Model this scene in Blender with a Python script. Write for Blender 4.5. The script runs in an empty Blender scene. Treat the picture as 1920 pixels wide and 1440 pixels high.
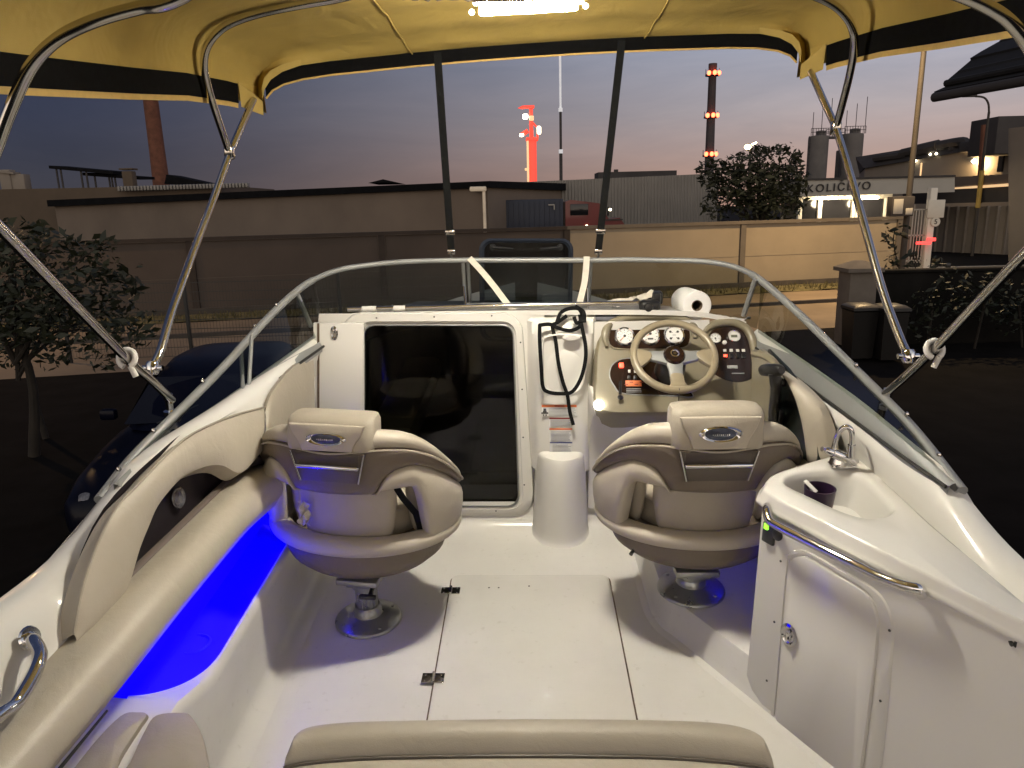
import bpy, bmesh, math, random
from mathutils import Vector, Matrix
random.seed(7)
PI = math.pi
scene = bpy.context.scene
COL = scene.collection
V = Vector

# ---------------------------------------------------------------- frames
# Two frames: the world (z up, y away from the camera) and the boat, which sits
# bow-up on its trailer.  Photo measurements (1920x1440) are turned into points
# at their real depth with the helpers below.
F = 1387.0
CAM_H_BOAT = 1.62
CAM_H = 3.10
rad = math.radians

def cam_axes(pitch, yaw, roll):
    ct, st = math.cos(pitch), math.sin(pitch)
    f = V((-math.sin(yaw)*ct, math.cos(yaw)*ct, -st))
    r0 = V((math.cos(yaw), math.sin(yaw), 0))
    u0 = r0.cross(f)
    r = r0*math.cos(roll) - u0*math.sin(roll)
    u = u0*math.cos(roll) + r0*math.sin(roll)
    return r, u, f

BR, BU, BF = cam_axes(rad(17.68), rad(1.2), rad(0.7))
WR, WU, WF = cam_axes(rad(13.4), 0.0, rad(1.4))
BC = V((0, 0, CAM_H_BOAT)); WC = V((0, 0, CAM_H))
Mb = Matrix((BR, BU, BF)).transposed()
Mw = Matrix((WR, WU, WF)).transposed()
ROT = Mw @ Mb.transposed()
BM = ROT.to_4x4()
BM.translation = WC - ROT @ BC

def bray(px, py):
    return (BR*((px-960)/F) + BU*((720-py)/F) + BF)
def BY(px, py, y):
    d = bray(px, py); return BC + d*((y-BC.y)/d.y)
def BX(px, py, x):
    d = bray(px, py); return BC + d*((x-BC.x)/d.x)
def BZ(px, py, z):
    d = bray(px, py); return BC + d*((z-BC.z)/d.z)
def BP(px, py, p, n, off=0.0):
    d = bray(px, py); n = V(n).normalized(); p = V(p) + n*off
    return BC + d*((p-BC).dot(n)/d.dot(n))
def wray(px, py):
    return (WR*((px-960)/F) + WU*((720-py)/F) + WF)
def W(px, py, y):
    d = wray(px, py); return WC + d*(y/d.y)
def WG(px, py, z=0.0):
    d = wray(px, py); return WC + d*((z-WC.z)/d.z)

# ---------------------------------------------------------------- materials
MATS = {}
def mat(name, col, rough=0.5, metal=0.0, coat=0.0, var=0.08, vscale=3.0, bump=0.0, bscale=200.0,
        emis=None, estr=0.0, spec=0.5, rvar=0.0, wr=0.0, wscale=14.0, wdist=0.006, spots=0.0):
    m = bpy.data.materials.new(name); m.use_nodes = True
    nt = m.node_tree; N = nt.nodes; L = nt.links
    b = N['Principled BSDF']
    b.inputs['Roughness'].default_value = rough
    b.inputs['Metallic'].default_value = metal
    b.inputs['Coat Weight'].default_value = coat
    b.inputs['Coat Roughness'].default_value = 0.06
    b.inputs['Specular IOR Level'].default_value = spec
    tc = N.new('ShaderNodeTexCoord')
    if var > 0:
        nz = N.new('ShaderNodeTexNoise'); nz.inputs['Scale'].default_value = vscale
        nz.inputs['Detail'].default_value = 5; nz.inputs['Roughness'].default_value = 0.6
        L.new(tc.outputs['Object'], nz.inputs['Vector'])
        cr = N.new('ShaderNodeValToRGB')
        a = tuple(max(0, c*(1-var)) for c in col[:3]) + (1,)
        z = tuple(min(1, c*(1+var)) for c in col[:3]) + (1,)
        cr.color_ramp.elements[0].position = 0.3; cr.color_ramp.elements[0].color = a
        cr.color_ramp.elements[1].position = 0.7; cr.color_ramp.elements[1].color = z
        L.new(nz.outputs['Fac'], cr.inputs['Fac']); L.new(cr.outputs['Color'], b.inputs['Base Color'])
        if rvar > 0:
            mr = N.new('ShaderNodeMapRange'); mr.inputs['To Min'].default_value = max(0.02, rough-rvar)
            mr.inputs['To Max'].default_value = rough+rvar
            L.new(nz.outputs['Fac'], mr.inputs['Value']); L.new(mr.outputs['Result'], b.inputs['Roughness'])
    else:
        b.inputs['Base Color'].default_value = tuple(col[:3]) + (1,)
    if spots > 0:
        n3 = N.new('ShaderNodeTexNoise'); n3.inputs['Scale'].default_value = 38; n3.inputs['Detail'].default_value = 3
        L.new(tc.outputs['Object'], n3.inputs['Vector'])
        c3 = N.new('ShaderNodeValToRGB'); c3.color_ramp.elements[0].position = .64; c3.color_ramp.elements[0].color = (1, 1, 1, 1)
        c3.color_ramp.elements[1].position = .78; c3.color_ramp.elements[1].color = (1-spots, 1-spots*1.1, 1-spots*1.25, 1)
        L.new(n3.outputs['Fac'], c3.inputs['Fac'])
        mu = N.new('ShaderNodeMix'); mu.data_type = 'RGBA'; mu.blend_type = 'MULTIPLY'; mu.inputs['Factor'].default_value = 1
        L.new(cr.outputs['Color'], mu.inputs['A']); L.new(c3.outputs['Color'], mu.inputs['B']); L.new(mu.outputs['Result'], b.inputs['Base Color'])
    last = None
    if wr > 0:
        n4 = N.new('ShaderNodeTexNoise'); n4.inputs['Scale'].default_value = wscale; n4.inputs['Detail'].default_value = 3; n4.inputs['Distortion'].default_value = .6
        L.new(tc.outputs['Object'], n4.inputs['Vector'])
        b4 = N.new('ShaderNodeBump'); b4.inputs['Strength'].default_value = wr; b4.inputs['Distance'].default_value = wdist
        L.new(n4.outputs['Fac'], b4.inputs['Height']); L.new(b4.outputs['Normal'], b.inputs['Normal']); last = b4
    if bump > 0:
        n2 = N.new('ShaderNodeTexNoise'); n2.inputs['Scale'].default_value = bscale
        n2.inputs['Detail'].default_value = 3
        L.new(tc.outputs['Object'], n2.inputs['Vector'])
        bp = N.new('ShaderNodeBump'); bp.inputs['Strength'].default_value = bump
        bp.inputs['Distance'].default_value = 0.002
        L.new(n2.outputs['Fac'], bp.inputs['Height']); L.new(bp.outputs['Normal'], b.inputs['Normal'])
        if last: L.new(last.outputs['Normal'], bp.inputs['Normal'])
    if emis:
        b.inputs['Emission Color'].default_value = tuple(emis)+(1,)
        b.inputs['Emission Strength'].default_value = estr
    MATS[name] = m
    return m

def glass_mat(name, tint, refl=0.06, rough=0.02):
    m = bpy.data.materials.new(name); m.use_nodes = True
    nt = m.node_tree; N = nt.nodes; L = nt.links
    for n in list(N):
        if n.type != 'OUTPUT_MATERIAL': N.remove(n)
    out = [n for n in N if n.type == 'OUTPUT_MATERIAL'][0]
    tr = N.new('ShaderNodeBsdfTransparent'); tr.inputs['Color'].default_value = tuple(tint)+(1,)
    gl = N.new('ShaderNodeBsdfGlossy'); gl.inputs['Roughness'].default_value = rough
    gl.inputs['Color'].default_value = (1, 1, 1, 1)
    fr = N.new('ShaderNodeFresnel'); ge = N.new('ShaderNodeNewGeometry'); mi = N.new('ShaderNodeMix')
    mi.inputs['A'].default_value = 1.42; mi.inputs['B'].default_value = 1/1.42
    L.new(ge.outputs['Backfacing'], mi.inputs['Factor']); L.new(mi.outputs['Result'], fr.inputs['IOR'])
    mx = N.new('ShaderNodeMixShader')
    L.new(fr.outputs['Fac'], mx.inputs['Fac'])
    L.new(tr.outputs['BSDF'], mx.inputs[1]); L.new(gl.outputs['BSDF'], mx.inputs[2])
    L.new(mx.outputs['Shader'], out.inputs['Surface'])
    MATS[name] = m
    return m

GEL = mat('gelcoat_white', (0.80, 0.785, 0.74), 0.22, coat=0.35, var=0.02, vscale=1.6, rvar=0.06, bump=0.05, bscale=9)
GELF = mat('gelcoat_floor', (0.79, 0.775, 0.73), 0.22, coat=0.35, var=0.05, spots=.10, vscale=2.6, rvar=0.07, bump=0.06, bscale=12)
SEAM = mat('seam_dirt', (0.12, 0.085, 0.06), 0.8, var=0.5, vscale=20)
VINYL = mat('cream_vinyl', (0.50, 0.455, 0.375), 0.42, var=0.05, vscale=5, bump=0.25, bscale=420, wr=.35, wscale=16, wdist=.008)
VINYL2 = mat('warm_grey_vinyl', (0.41, 0.37, 0.30), 0.45, var=0.05, vscale=5, bump=0.25, bscale=420, wr=.35, wscale=16, wdist=.008)
TAUPE = mat('taupe_vinyl', (0.085, 0.068, 0.054), 0.45, var=0.08, vscale=6, bump=0.25, bscale=420)
BAND = mat('taupe_band_vinyl', (0.135, 0.108, 0.083), 0.48, var=0.06, vscale=6, bump=0.25, bscale=420, wr=.35, wscale=16, wdist=.008)
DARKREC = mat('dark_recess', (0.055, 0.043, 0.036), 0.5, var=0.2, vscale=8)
TAN = mat('tan_console', (0.235, 0.208, 0.145), 0.33, coat=0.2, var=0.05, vscale=4, bump=0.12, bscale=300)
TANW = mat('tan_wheel', (0.30, 0.255, 0.175), 0.32, coat=0.2, var=0.05, vscale=8, bump=0.15, bscale=300)
BURL = mat('dark_burl', (0.018, 0.008, 0.006), 0.16, coat=0.5, var=0.6, vscale=22)
BLACK = mat('black_plastic', (0.012, 0.012, 0.013), 0.35, var=0.15, vscale=8)
BLACKS = mat('black_webbing', (0.005, 0.0055, 0.006), 0.8, var=0.3, vscale=60, bump=0.4, bscale=300, spec=0.15)
WEBW = mat('off_white_webbing', (0.62, 0.58, 0.50), 0.7, var=0.1, vscale=40, bump=0.4, bscale=300)
RUBBER = mat('black_rubber', (0.015, 0.015, 0.015), 0.6, var=0.2)
CHROME = mat('chrome', (0.86, 0.86, 0.87), 0.07, metal=1.0, var=0.03, vscale=6)
STEEL = mat('polished_steel', (0.72, 0.70, 0.66), 0.16, metal=1.0, var=0.06, vscale=9, rvar=0.06)
ALU = mat('anodised_aluminium', (0.30, 0.31, 0.31), 0.48, metal=0.3, var=0.06, vscale=9, rvar=0.08)
ALUD = mat('dull_aluminium', (0.30, 0.31, 0.31), 0.45, metal=0.5, var=0.1, vscale=9)
CASTM = mat('cast_metal', (0.42, 0.43, 0.42), 0.3, metal=0.8, var=0.1, vscale=12, rvar=0.1)
GLASS = glass_mat('smoked_glass', (0.50, 0.53, 0.50))
LEDBLUE2 = mat('led_blue_soft', (0.1, 0.1, 1), 0.5, var=0, emis=(0.04, 0.02, 1.0), estr=7)
GLASSK = glass_mat('smoked_door_acrylic', (0.16, 0.16, 0.135), rough=.06)
TRAYB = mat('tray_blue_glow_paint', (0.030, 0.012, 0.85), 0.5, var=0.06, vscale=4, spec=0.1)  # blue LED glow painted into the base colour of the white trays
GLASSD = glass_mat('dark_acrylic', (0.22, 0.25, 0.27))
CANVAS = mat('yellow_canvas', (0.44, 0.31, 0.08), 0.75, var=0.10, vscale=4, bump=0.35, bscale=500, wr=.5, wscale=4.5, wdist=.03)
CANVB = mat('black_canvas_band', (0.004, 0.004, 0.0045), 0.9, var=0.3, vscale=40, bump=0.3, bscale=400, spec=0.08)
HEM = mat('yellow_hem', (0.56, 0.38, 0.12), 0.75, var=0.1, vscale=30)
WHITEP = mat('white_plastic', (0.78, 0.76, 0.72), 0.4, var=0.04)
PAPER = mat('tissue_paper', (0.85, 0.84, 0.82), 0.9, var=0.03, vscale=20, bump=0.4, bscale=150)
CARD = mat('brown_card', (0.13, 0.09, 0.06), 0.9, var=0.2)
DIAL = mat('dial_white', (0.82, 0.82, 0.80), 0.4, var=0.03)
PRINT = mat('print_dark', (0.06, 0.06, 0.06), 0.6, var=0.1)
PRINTG = mat('print_grey', (0.42, 0.43, 0.44), 0.6, var=0.1, vscale=60)
ORANGE = mat('orange_label', (0.75, 0.20, 0.07), 0.5, var=0.06, vscale=60)
MAROON = mat('maroon_label', (0.22, 0.03, 0.03), 0.5, var=0.06)
NAVYL = mat('navy_label', (0.05, 0.07, 0.25), 0.5, var=0.06)
LABELW = mat('label_white', (0.80, 0.80, 0.78), 0.4, var=0.02)
EMBL = mat('emblem_blue_grey', (0.07, 0.08, 0.12), 0.25, metal=0.5, var=0.3, vscale=60)
MUG = mat('purple_plastic', (0.030, 0.014, 0.040), 0.3, var=0.2, vscale=10)
SPEAK = mat('speaker_dark', (0.14, 0.14, 0.16), 0.25, metal=0.5, var=0.4, vscale=60)
DKBROWN = mat('door_shade_dark', (0.012, 0.008, 0.013), 0.6, var=0.3, vscale=8)
TAUPEL = mat('pocket_lining', (0.13, 0.105, 0.095), 0.55, var=0.06, vscale=6)
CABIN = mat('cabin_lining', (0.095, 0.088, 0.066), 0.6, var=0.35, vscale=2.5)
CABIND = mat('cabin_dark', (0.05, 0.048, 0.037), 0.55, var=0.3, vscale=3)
HATCHF = mat('hatch_frame_blue', (0.030, 0.038, 0.055), 0.4, var=0.1)
LAMPW = mat('led_white', (1, 1, 1), 0.5, var=0, emis=(1.0, 0.92, 0.77), estr=840)
LAMPS = mat('led_bead', (1, 1, 1), 0.5, var=0, emis=(1.0, 0.88, 0.6), estr=14)
LEDBLUE = mat('led_blue', (0.1, 0.1, 1), 0.5, var=0, emis=(0.02, 0.0, 1.0), estr=70)
LEDRED = mat('led_red', (1, 0.1, 0.05), 0.5, var=0, emis=(1.0, 0.06, 0.03), estr=5)
LEDGREEN = mat('led_green', (0.3, 1, 0.1), 0.5, var=0, emis=(0.36, 1.0, 0.04), estr=1.3)
LEDCOURT = mat('courtesy_white', (1, 1, 1), 0.5, var=0, emis=(1.0, 0.96, 0.86), estr=32)
LCD = mat('lcd_green_grey', (0.20, 0.22, 0.14), 0.4, var=0.05)
HULL = mat('hull_gelcoat', (0.70, 0.68, 0.63), 0.25, coat=0.3, var=0.04)
# surroundings
ASPH = mat('asphalt', (0.055, 0.052, 0.048), 0.85, var=0.25, vscale=1.2, bump=0.4, bscale=40)
ROADM = mat('worn_road', (0.18, 0.135, 0.09), 0.85, var=0.3, vscale=0.35, bump=0.4, bscale=30)
YARD = mat('yard_ground', (0.008, 0.007, 0.0065), 0.95, var=0.4, vscale=1.5, bump=0.4, bscale=20, spec=0.06)
VERGEM = mat('dry_verge', (0.10, 0.085, 0.035), 0.95, var=0.5, vscale=3, bump=0.6, bscale=20)
KERBM = mat('kerb_concrete', (0.06, 0.05, 0.042), 0.9, var=0.3, vscale=2)
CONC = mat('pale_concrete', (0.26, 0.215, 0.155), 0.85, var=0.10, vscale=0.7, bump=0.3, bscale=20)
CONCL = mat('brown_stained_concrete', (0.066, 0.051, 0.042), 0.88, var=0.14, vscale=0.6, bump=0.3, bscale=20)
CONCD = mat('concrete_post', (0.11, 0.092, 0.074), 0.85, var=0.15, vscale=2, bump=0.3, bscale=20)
PLASTER = mat('grey_plaster', (0.175, 0.138, 0.108), 0.9, var=0.16, vscale=0.25, bump=0.3, bscale=10)
PLASTERD = mat('brown_plaster', (0.10, 0.073, 0.05), 0.9, var=0.15, vscale=0.3)
ROOFD = mat('dark_roof', (0.007, 0.007, 0.008), 0.9, var=0.3, vscale=2, spec=0.1)
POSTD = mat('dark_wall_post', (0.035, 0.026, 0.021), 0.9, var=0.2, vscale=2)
CORR = mat('corrugated_grey', (0.24, 0.225, 0.205), 0.6, metal=0.2, var=0.10, vscale=0.5)
BRICK = mat('dark_red_brick', (0.14, 0.055, 0.033), 0.9, var=0.3, vscale=2, bump=0.4, bscale=10)
SILO = mat('silo_concrete', (0.13, 0.12, 0.115), 0.9, var=0.2, vscale=0.4)
FACT = mat('factory_wall', (0.24, 0.205, 0.17), 0.85, var=0.12, vscale=0.3)
FACTD = mat('factory_dark', (0.045, 0.04, 0.04), 0.8, var=0.3, vscale=0.4)
WHITEW = mat('white_wall', (0.70, 0.67, 0.60), 0.7, var=0.05, vscale=1)
FASC = mat('fascia_grey', (0.40, 0.38, 0.34), 0.7, var=0.06, vscale=1)
PIPEW = mat('pale_pipe', (0.85, 0.74, 0.58), 0.6, var=0.1)
TRKB = mat('truck_navy', (0.008, 0.014, 0.034), 0.5, var=0.2, vscale=1)
TRKR = mat('truck_red', (0.13, 0.012, 0.012), 0.35, coat=0.4, var=0.1, vscale=1)
WINDK = mat('dark_window', (0.012, 0.012, 0.014), 0.12, var=0.1)
REDP = mat('red_glow_paint', (0.75, 0.08, 0.05), 0.5, var=0.1, vscale=0.6, emis=(1.0, 0.085, 0.055), estr=0.85)  # floodlight on the tower put in as the paint's own glow
REDL = mat('red_beacon', (1, 0.1, 0.05), 0.5, var=0, emis=(1.0, 0.10, 0.04), estr=9)
CREAML = mat('pale_glow_paint', (0.9, 0.7, 0.45), 0.5, var=0.08, emis=(1.0, 0.62, 0.30), estr=0.75)  # light on pipe and bracket put in as own glow; also colours light strips
STACK = mat('stack_dark', (0.05, 0.045, 0.05), 0.7, var=0.25, vscale=0.5)
GALV = mat('galvanised_pole', (0.045, 0.038, 0.032), 0.7, metal=0.1, var=0.2, vscale=1)
MASTW = mat('mast_white_glow', (0.75, 0.75, 0.74), 0.5, var=0.05, emis=(0.9, 0.92, 1.0), estr=0.35)  # brightness of the mast put in as a faint glow of its own
YELP = mat('yellow_sleeve', (0.42, 0.28, 0.06), 0.6, var=0.1)
STREETL = mat('street_lamp_glow', (1, 1, 1), 0.5, var=0, emis=(1.0, 0.72, 0.32), estr=22)
TUBEL = mat('canopy_light', (1, 1, 1), 0.5, var=0, emis=(1.0, 0.80, 0.50), estr=14)
SODIUM = mat('sodium_head', (1, 1, 1), 0.5, var=0, emis=(1.0, 0.62, 0.26), estr=30)
REDBAR = mat('red_barrier_light', (1, 0.1, 0.05), 0.5, var=0, emis=(1.0, 0.05, 0.05), estr=2.2)
SIGNW = mat('sign_white', (0.6, 0.57, 0.5), 0.6, var=0.05)
LEAF = mat('dark_leaf', (0.022, 0.026, 0.011), 0.6, var=0.5, vscale=2)
DARKW = mat('dark_garden_wall', (0.012, 0.011, 0.010), 0.9, var=.3, vscale=2, spec=.1)
LEAF2 = mat('leaf_green', (0.013, 0.018, 0.008), 0.6, var=0.5, vscale=3)
BARK = mat('bark', (0.022, 0.017, 0.012), 0.9, var=0.3, vscale=6, bump=0.6, bscale=30)
WIRE = mat('fence_wire', (0.05, 0.05, 0.045), 0.6, metal=0.3, var=0.1)
FPOST = mat('fence_post', (0.022, 0.022, 0.02), 0.6, var=0.1)
PILL = mat('pillar_render', (0.16, 0.135, 0.11), 0.9, var=0.12, vscale=3, bump=0.3, bscale=30)
BIN = mat('dark_bin', (0.008, 0.007, 0.0065), 0.45, var=0.2)
CARB = mat('navy_car_paint', (0.0025, 0.003, 0.009), 0.35, coat=0.06, var=0.1, spec=0.12)
TILE = mat('black_roof_tile', (0.010, 0.010, 0.011), 0.8, var=0.3, vscale=6)
WOODD = mat('dark_wood', (0.05, 0.035, 0.025), 0.8, var=0.3, vscale=5)

# ---------------------------------------------------------------- mesh builder
class M:
    def __init__(s):
        s.v = []; s.f = []; s.m = []
    def add(s, vs, fs, mi=0):
        o = len(s.v); s.v += [V(p) for p in vs]
        for f in fs:
            s.f.append([i+o for i in f]); s.m.append(mi)
        return s
    def grid(s, rows, mi=0, cu=False, cv=False):
        n = len(rows); k = len(rows[0]); vs = [p for r in rows for p in r]; fs = []
        for i in range(n if cu else n-1):
            for j in range(k if cv else k-1):
                a, b = i, (i+1) % n; c, d = j, (j+1) % k
                fs.append((a*k+c, a*k+d, b*k+d, b*k+c))
        return s.add(vs, fs, mi)
    def loops(s, ls, mi=0, cap0=False, cap1=False, mis=None):
        k = len(ls[0]); o = len(s.v)
        for l in ls: s.v += [V(p) for p in l]
        for i in range(len(ls)-1):
            for j in range(k):
                d = (j+1) % k
                s.f.append([o+i*k+j, o+i*k+d, o+(i+1)*k+d, o+(i+1)*k+j]); s.m.append(mis[i] if mis else mi)
        if cap0: s.f.append([o+j for j in range(k)][::-1]); s.m.append(mis[0] if mis else mi)
        if cap1: s.f.append([o+(len(ls)-1)*k+j for j in range(k)]); s.m.append(mis[-1] if mis else mi)
        return s
    def tube(s, pts, r, seg=10, cap=True, mi=0, closed=False):
        pts = [V(p) for p in pts]; n = len(pts)
        rr = r if isinstance(r, (list, tuple)) else [r]*n
        tan = []
        for i in range(n):
            a = pts[(i-1) % n] if (closed or i > 0) else pts[i]
            b = pts[(i+1) % n] if (closed or i < n-1) else pts[i]
            t = (b-a); tan.append(t.normalized() if t.length > 1e-9 else V((0, 0, 1)))
        up = V((0, 0, 1)) if abs(tan[0].z) < 0.9 else V((1, 0, 0))
        x = tan[0].cross(up).normalized(); ls = []
        for i in range(n):
            x = (x - tan[i]*x.dot(tan[i]))
            x = x.normalized() if x.length > 1e-6 else tan[i].orthogonal().normalized()
            y = tan[i].cross(x)
            ls.append([pts[i] + (x*math.cos(2*PI*k/seg) + y*math.sin(2*PI*k/seg))*rr[i] for k in range(seg)])
        if closed: ls.append(ls[0])
        return s.loops(ls, mi, cap and not closed, cap and not closed)
    def ribbon(s, pts, w, side, th=0.002, mi=0):
        """flat strap: pts centre line, w width, side = direction across (vector or list)"""
        pts = [V(p) for p in pts]; ls = []
        for i, p in enumerate(pts):
            sd = V(side[i] if isinstance(side, list) else side).normalized()
            a = pts[max(0, i-1)]; b = pts[min(len(pts)-1, i+1)]
            t = (b-a).normalized(); sd = (sd - t*sd.dot(t)).normalized(); n = t.cross(sd)
            ls.append([p+sd*w/2+n*th/2, p-sd*w/2+n*th/2, p-sd*w/2-n*th/2, p+sd*w/2-n*th/2])
        return s.loops(ls, mi, True, True)
    def box(s, c, sz, mi=0, bev=0.0, seg=2, rot=None):
        bm = bmesh.new(); bmesh.ops.create_cube(bm, size=1.0)
        for v in bm.verts: v.co = V((v.co.x*sz[0], v.co.y*sz[1], v.co.z*sz[2]))
        if bev > 0:
            bmesh.ops.bevel(bm, geom=list(bm.edges), offset=min(bev, min(sz)*0.49), segments=seg, affect='EDGES', profile=0.5)
        R = rot if rot is not None else Matrix.Identity(3)
        bm.verts.index_update()
        s.add([R @ v.co + V(c) for v in bm.verts], [[v.index for v in f.verts] for f in bm.faces], mi)
        bm.free(); return s
    def prism(s, poly, d, mi=0, bev=0.0, mside=None, cap=True, both=True):
        """poly: planar 3-D loop; d: extrude vector.  Front = poly + d."""
        poly = [V(p) for p in poly]; d = V(d); c = sum(poly, V())/len(poly); n = d.normalized()
        def ins(k, q): return [p + (c-p).normalized()*min(k, (c-p).length*0.6) + q for p in poly]
        L = d.length
        ms = mi if mside is None else mside
        if bev <= 0: ls = [poly, [p+d for p in poly]]; mis = [ms]
        else:
            ls = [poly, ins(0, n*(L-bev)), ins(bev*0.3, n*(L-bev*0.3)), ins(bev, d)]; mis = [ms, ms, mi]
        s.loops(ls, mi, both, cap, mis if len(mis) == len(ls)-1 else None)
        if cap: s.m[-1] = mi
        return s
    def lathe(s, prof, org, axis=(0, 0, 1), seg=24, mi=0, mis=None, cap0=False, cap1=False):
        ax = V(axis).normalized(); x = ax.orthogonal().normalized(); y = ax.cross(x); org = V(org)
        ls = [[org + ax*z + (x*math.cos(2*PI*k/seg)+y*math.sin(2*PI*k/seg))*max(r, 1e-5) for k in range(seg)] for r, z in prof]
        return s.loops(ls, mi, cap0, cap1, mis)
    def quad(s, a, b, c, d, mi=0):
        return s.add([a, b, c, d], [(0, 1, 2, 3)], mi)

def obj(name, mb, mats, parent=None, space='B', smooth=40, root=None):
    """space: 'B' boat coords, 'W' world coords, 'L' local to the parent root"""
    me = bpy.data.meshes.new(name)
    T = root if root is not None else (root_of(parent) if parent else None)
    if space == 'B': vs = [BM @ p for p in mb.v]
    else: vs = mb.v
    org = V((0, 0, 0))
    if space != 'L':
        if T is not None: org = ROOTS.get(T.name, V((0, 0, 0)))
        elif parent is None:
            lo = [min(p[i] for p in vs) for i in range(3)]; hi = [max(p[i] for p in vs) for i in range(3)]
            org = V(((lo[0]+hi[0])/2, (lo[1]+hi[1])/2, lo[2]))
    me.from_pydata([tuple(p-org) for p in vs], [], mb.f)
    ml = mats if isinstance(mats, (list, tuple)) else [mats]
    for m_ in ml: me.materials.append(m_)
    me.polygons.foreach_set('material_index', mb.m)
    bm = bmesh.new(); bm.from_mesh(me)
    bmesh.ops.remove_doubles(bm, verts=bm.verts, dist=1e-5)
    bmesh.ops.recalc_face_normals(bm, faces=bm.faces); bm.to_mesh(me); bm.free()
    me.polygons.foreach_set('use_smooth', [True]*len(me.polygons))
    try: me.set_sharp_from_angle(angle=rad(smooth))
    except Exception: pass
    o = bpy.data.objects.new(name, me); COL.objects.link(o)
    if parent is not None: o.parent = parent
    elif space != 'L': o.location = org
    return o

ROOTS = {}
def root_of(o):
    while o.parent is not None: o = o.parent
    return o
def tag(o, label, cat, group=None):
    o['label'] = label; o['category'] = cat
    if group: o['group'] = group
    return o
def thing(name, label, cat, loc, group=None, space='W'):
    o = bpy.data.objects.new(name, None); COL.objects.link(o)
    o.empty_display_size = 0.2
    p = (BM @ V(loc)) if space == 'B' else V(loc)
    o.location = p; ROOTS[o.name] = p
    return tag(o, label, cat, group)
def struct(o):
    o['kind'] = 'structure'; return o

def cat(pts, n, closed=False):
    """Catmull-Rom resample of a list of vectors to n points"""
    pts = [V(p) for p in pts]; k = len(pts); out = []
    segs = k if closed else k-1
    for i in range(n):
        t = i*segs/(n if closed else n-1); a = min(int(t), segs-1); u = t-a
        if closed: p0, p1, p2, p3 = pts[(a-1) % k], pts[a % k], pts[(a+1) % k], pts[(a+2) % k]
        else:
            p1, p2 = pts[a], pts[a+1]
            p0 = pts[a-1] if a > 0 else p1*2-p2
            p3 = pts[a+2] if a+2 < k else p2*2-p1
        out.append(0.5*((2*p1)+(p2-p0)*u+(2*p0-5*p1+4*p2-p3)*u*u+(3*p1-p0-3*p2+p3)*u**3))
    return out
def arc_resample(pts, n, closed=False):
    pts = [V(p) for p in pts]
    if closed: pts = pts + [pts[0]]
    L = [0]
    for i in range(1, len(pts)): L.append(L[-1] + (pts[i]-pts[i-1]).length)
    out = []
    for i in range(n):
        t = L[-1]*i/(n if closed else n-1); j = 1
        while j < len(L)-1 and L[j] < t: j += 1
        u = (t-L[j-1])/max(1e-9, L[j]-L[j-1]); out.append(pts[j-1].lerp(pts[j], min(1, max(0, u))))
    return out
def interp(keys, y):
    """keys: vectors sorted by .y -> (x, z) at y, linear, extrapolated flat-ish"""
    if y <= keys[0].y:
        a, b = keys[0], keys[1]
    elif y >= keys[-1].y:
        a, b = keys[-2], keys[-1]
    else:
        for a, b in zip(keys, keys[1:]):
            if a.y <= y <= b.y: break
    u = (y-a.y)/max(1e-6, b.y-a.y)
    u = max(-1.5, min(2.0, u))
    return a.lerp(b, u)
def rail_fn(keys):
    ks = sorted([V(k) for k in keys], key=lambda p: p.y)
    def f(y):
        acc = V((0, 0, 0)); w = 0
        for dy, ww in ((-0.09, 1), (-0.045, 2), (0, 3), (0.045, 2), (0.09, 1)):
            acc += interp(ks, y+dy)*ww; w += ww
        p = acc/w; return V((p.x, y, p.z))
    return f
def frange(a, b, n): return [a+(b-a)*i/(n-1) for i in range(n)]
def rrect2(w, h, r, n=6):
    out = []
    for cx, cy, a0 in ((w/2-r, h/2-r, 0), (-w/2+r, h/2-r, 90), (-w/2+r, -h/2+r, 180), (w/2-r, -h/2+r, 270)):
        for i in range(n):
            a = rad(a0+90*i/(n-1)); out.append((cx+r*math.cos(a), cy+r*math.sin(a)))
    return out
def pad(top, bot, bulge, n=24, k=9, mi=0, mb=None, under=0.02):
    """puffed panel between two matching polylines; bulge = offset vector at the middle"""
    mb = mb or M(); t = cat(top, n); b = cat(bot, n); bv = V(bulge); rows = []
    for i in range(n):
        e = min(1.0, min(i, n-1-i)/2.5); e = 0.35+0.65*math.sin(e*PI/2)
        r = [t[i].lerp(b[i], -0.01) - bv.normalized()*under]
        for j in range(k):
            s = j/(k-1); q = (1-abs(2*s-1)**2.6)
            r.append(t[i].lerp(b[i], s) + bv*q*e)
        r.append(t[i].lerp(b[i], 1.01) - bv.normalized()*under)
        rows.append(r)
    mb.grid(rows, mi); return mb
# ================================================================ BOAT
boat = thing('motor_boat', 'white day cruiser cockpit with cream upholstery, a smoked windshield and a dark smoked cabin door',
             'boat', (0, 2.2, -0.5), space='B')
def part(name, mb, mats, parent=None, label=None, smooth=40):
    o = obj(name, mb, mats, parent or boat, 'B', smooth)
    if label: o['label'] = label
    return o
YS = frange(0.75, 3.02, 48)

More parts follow.
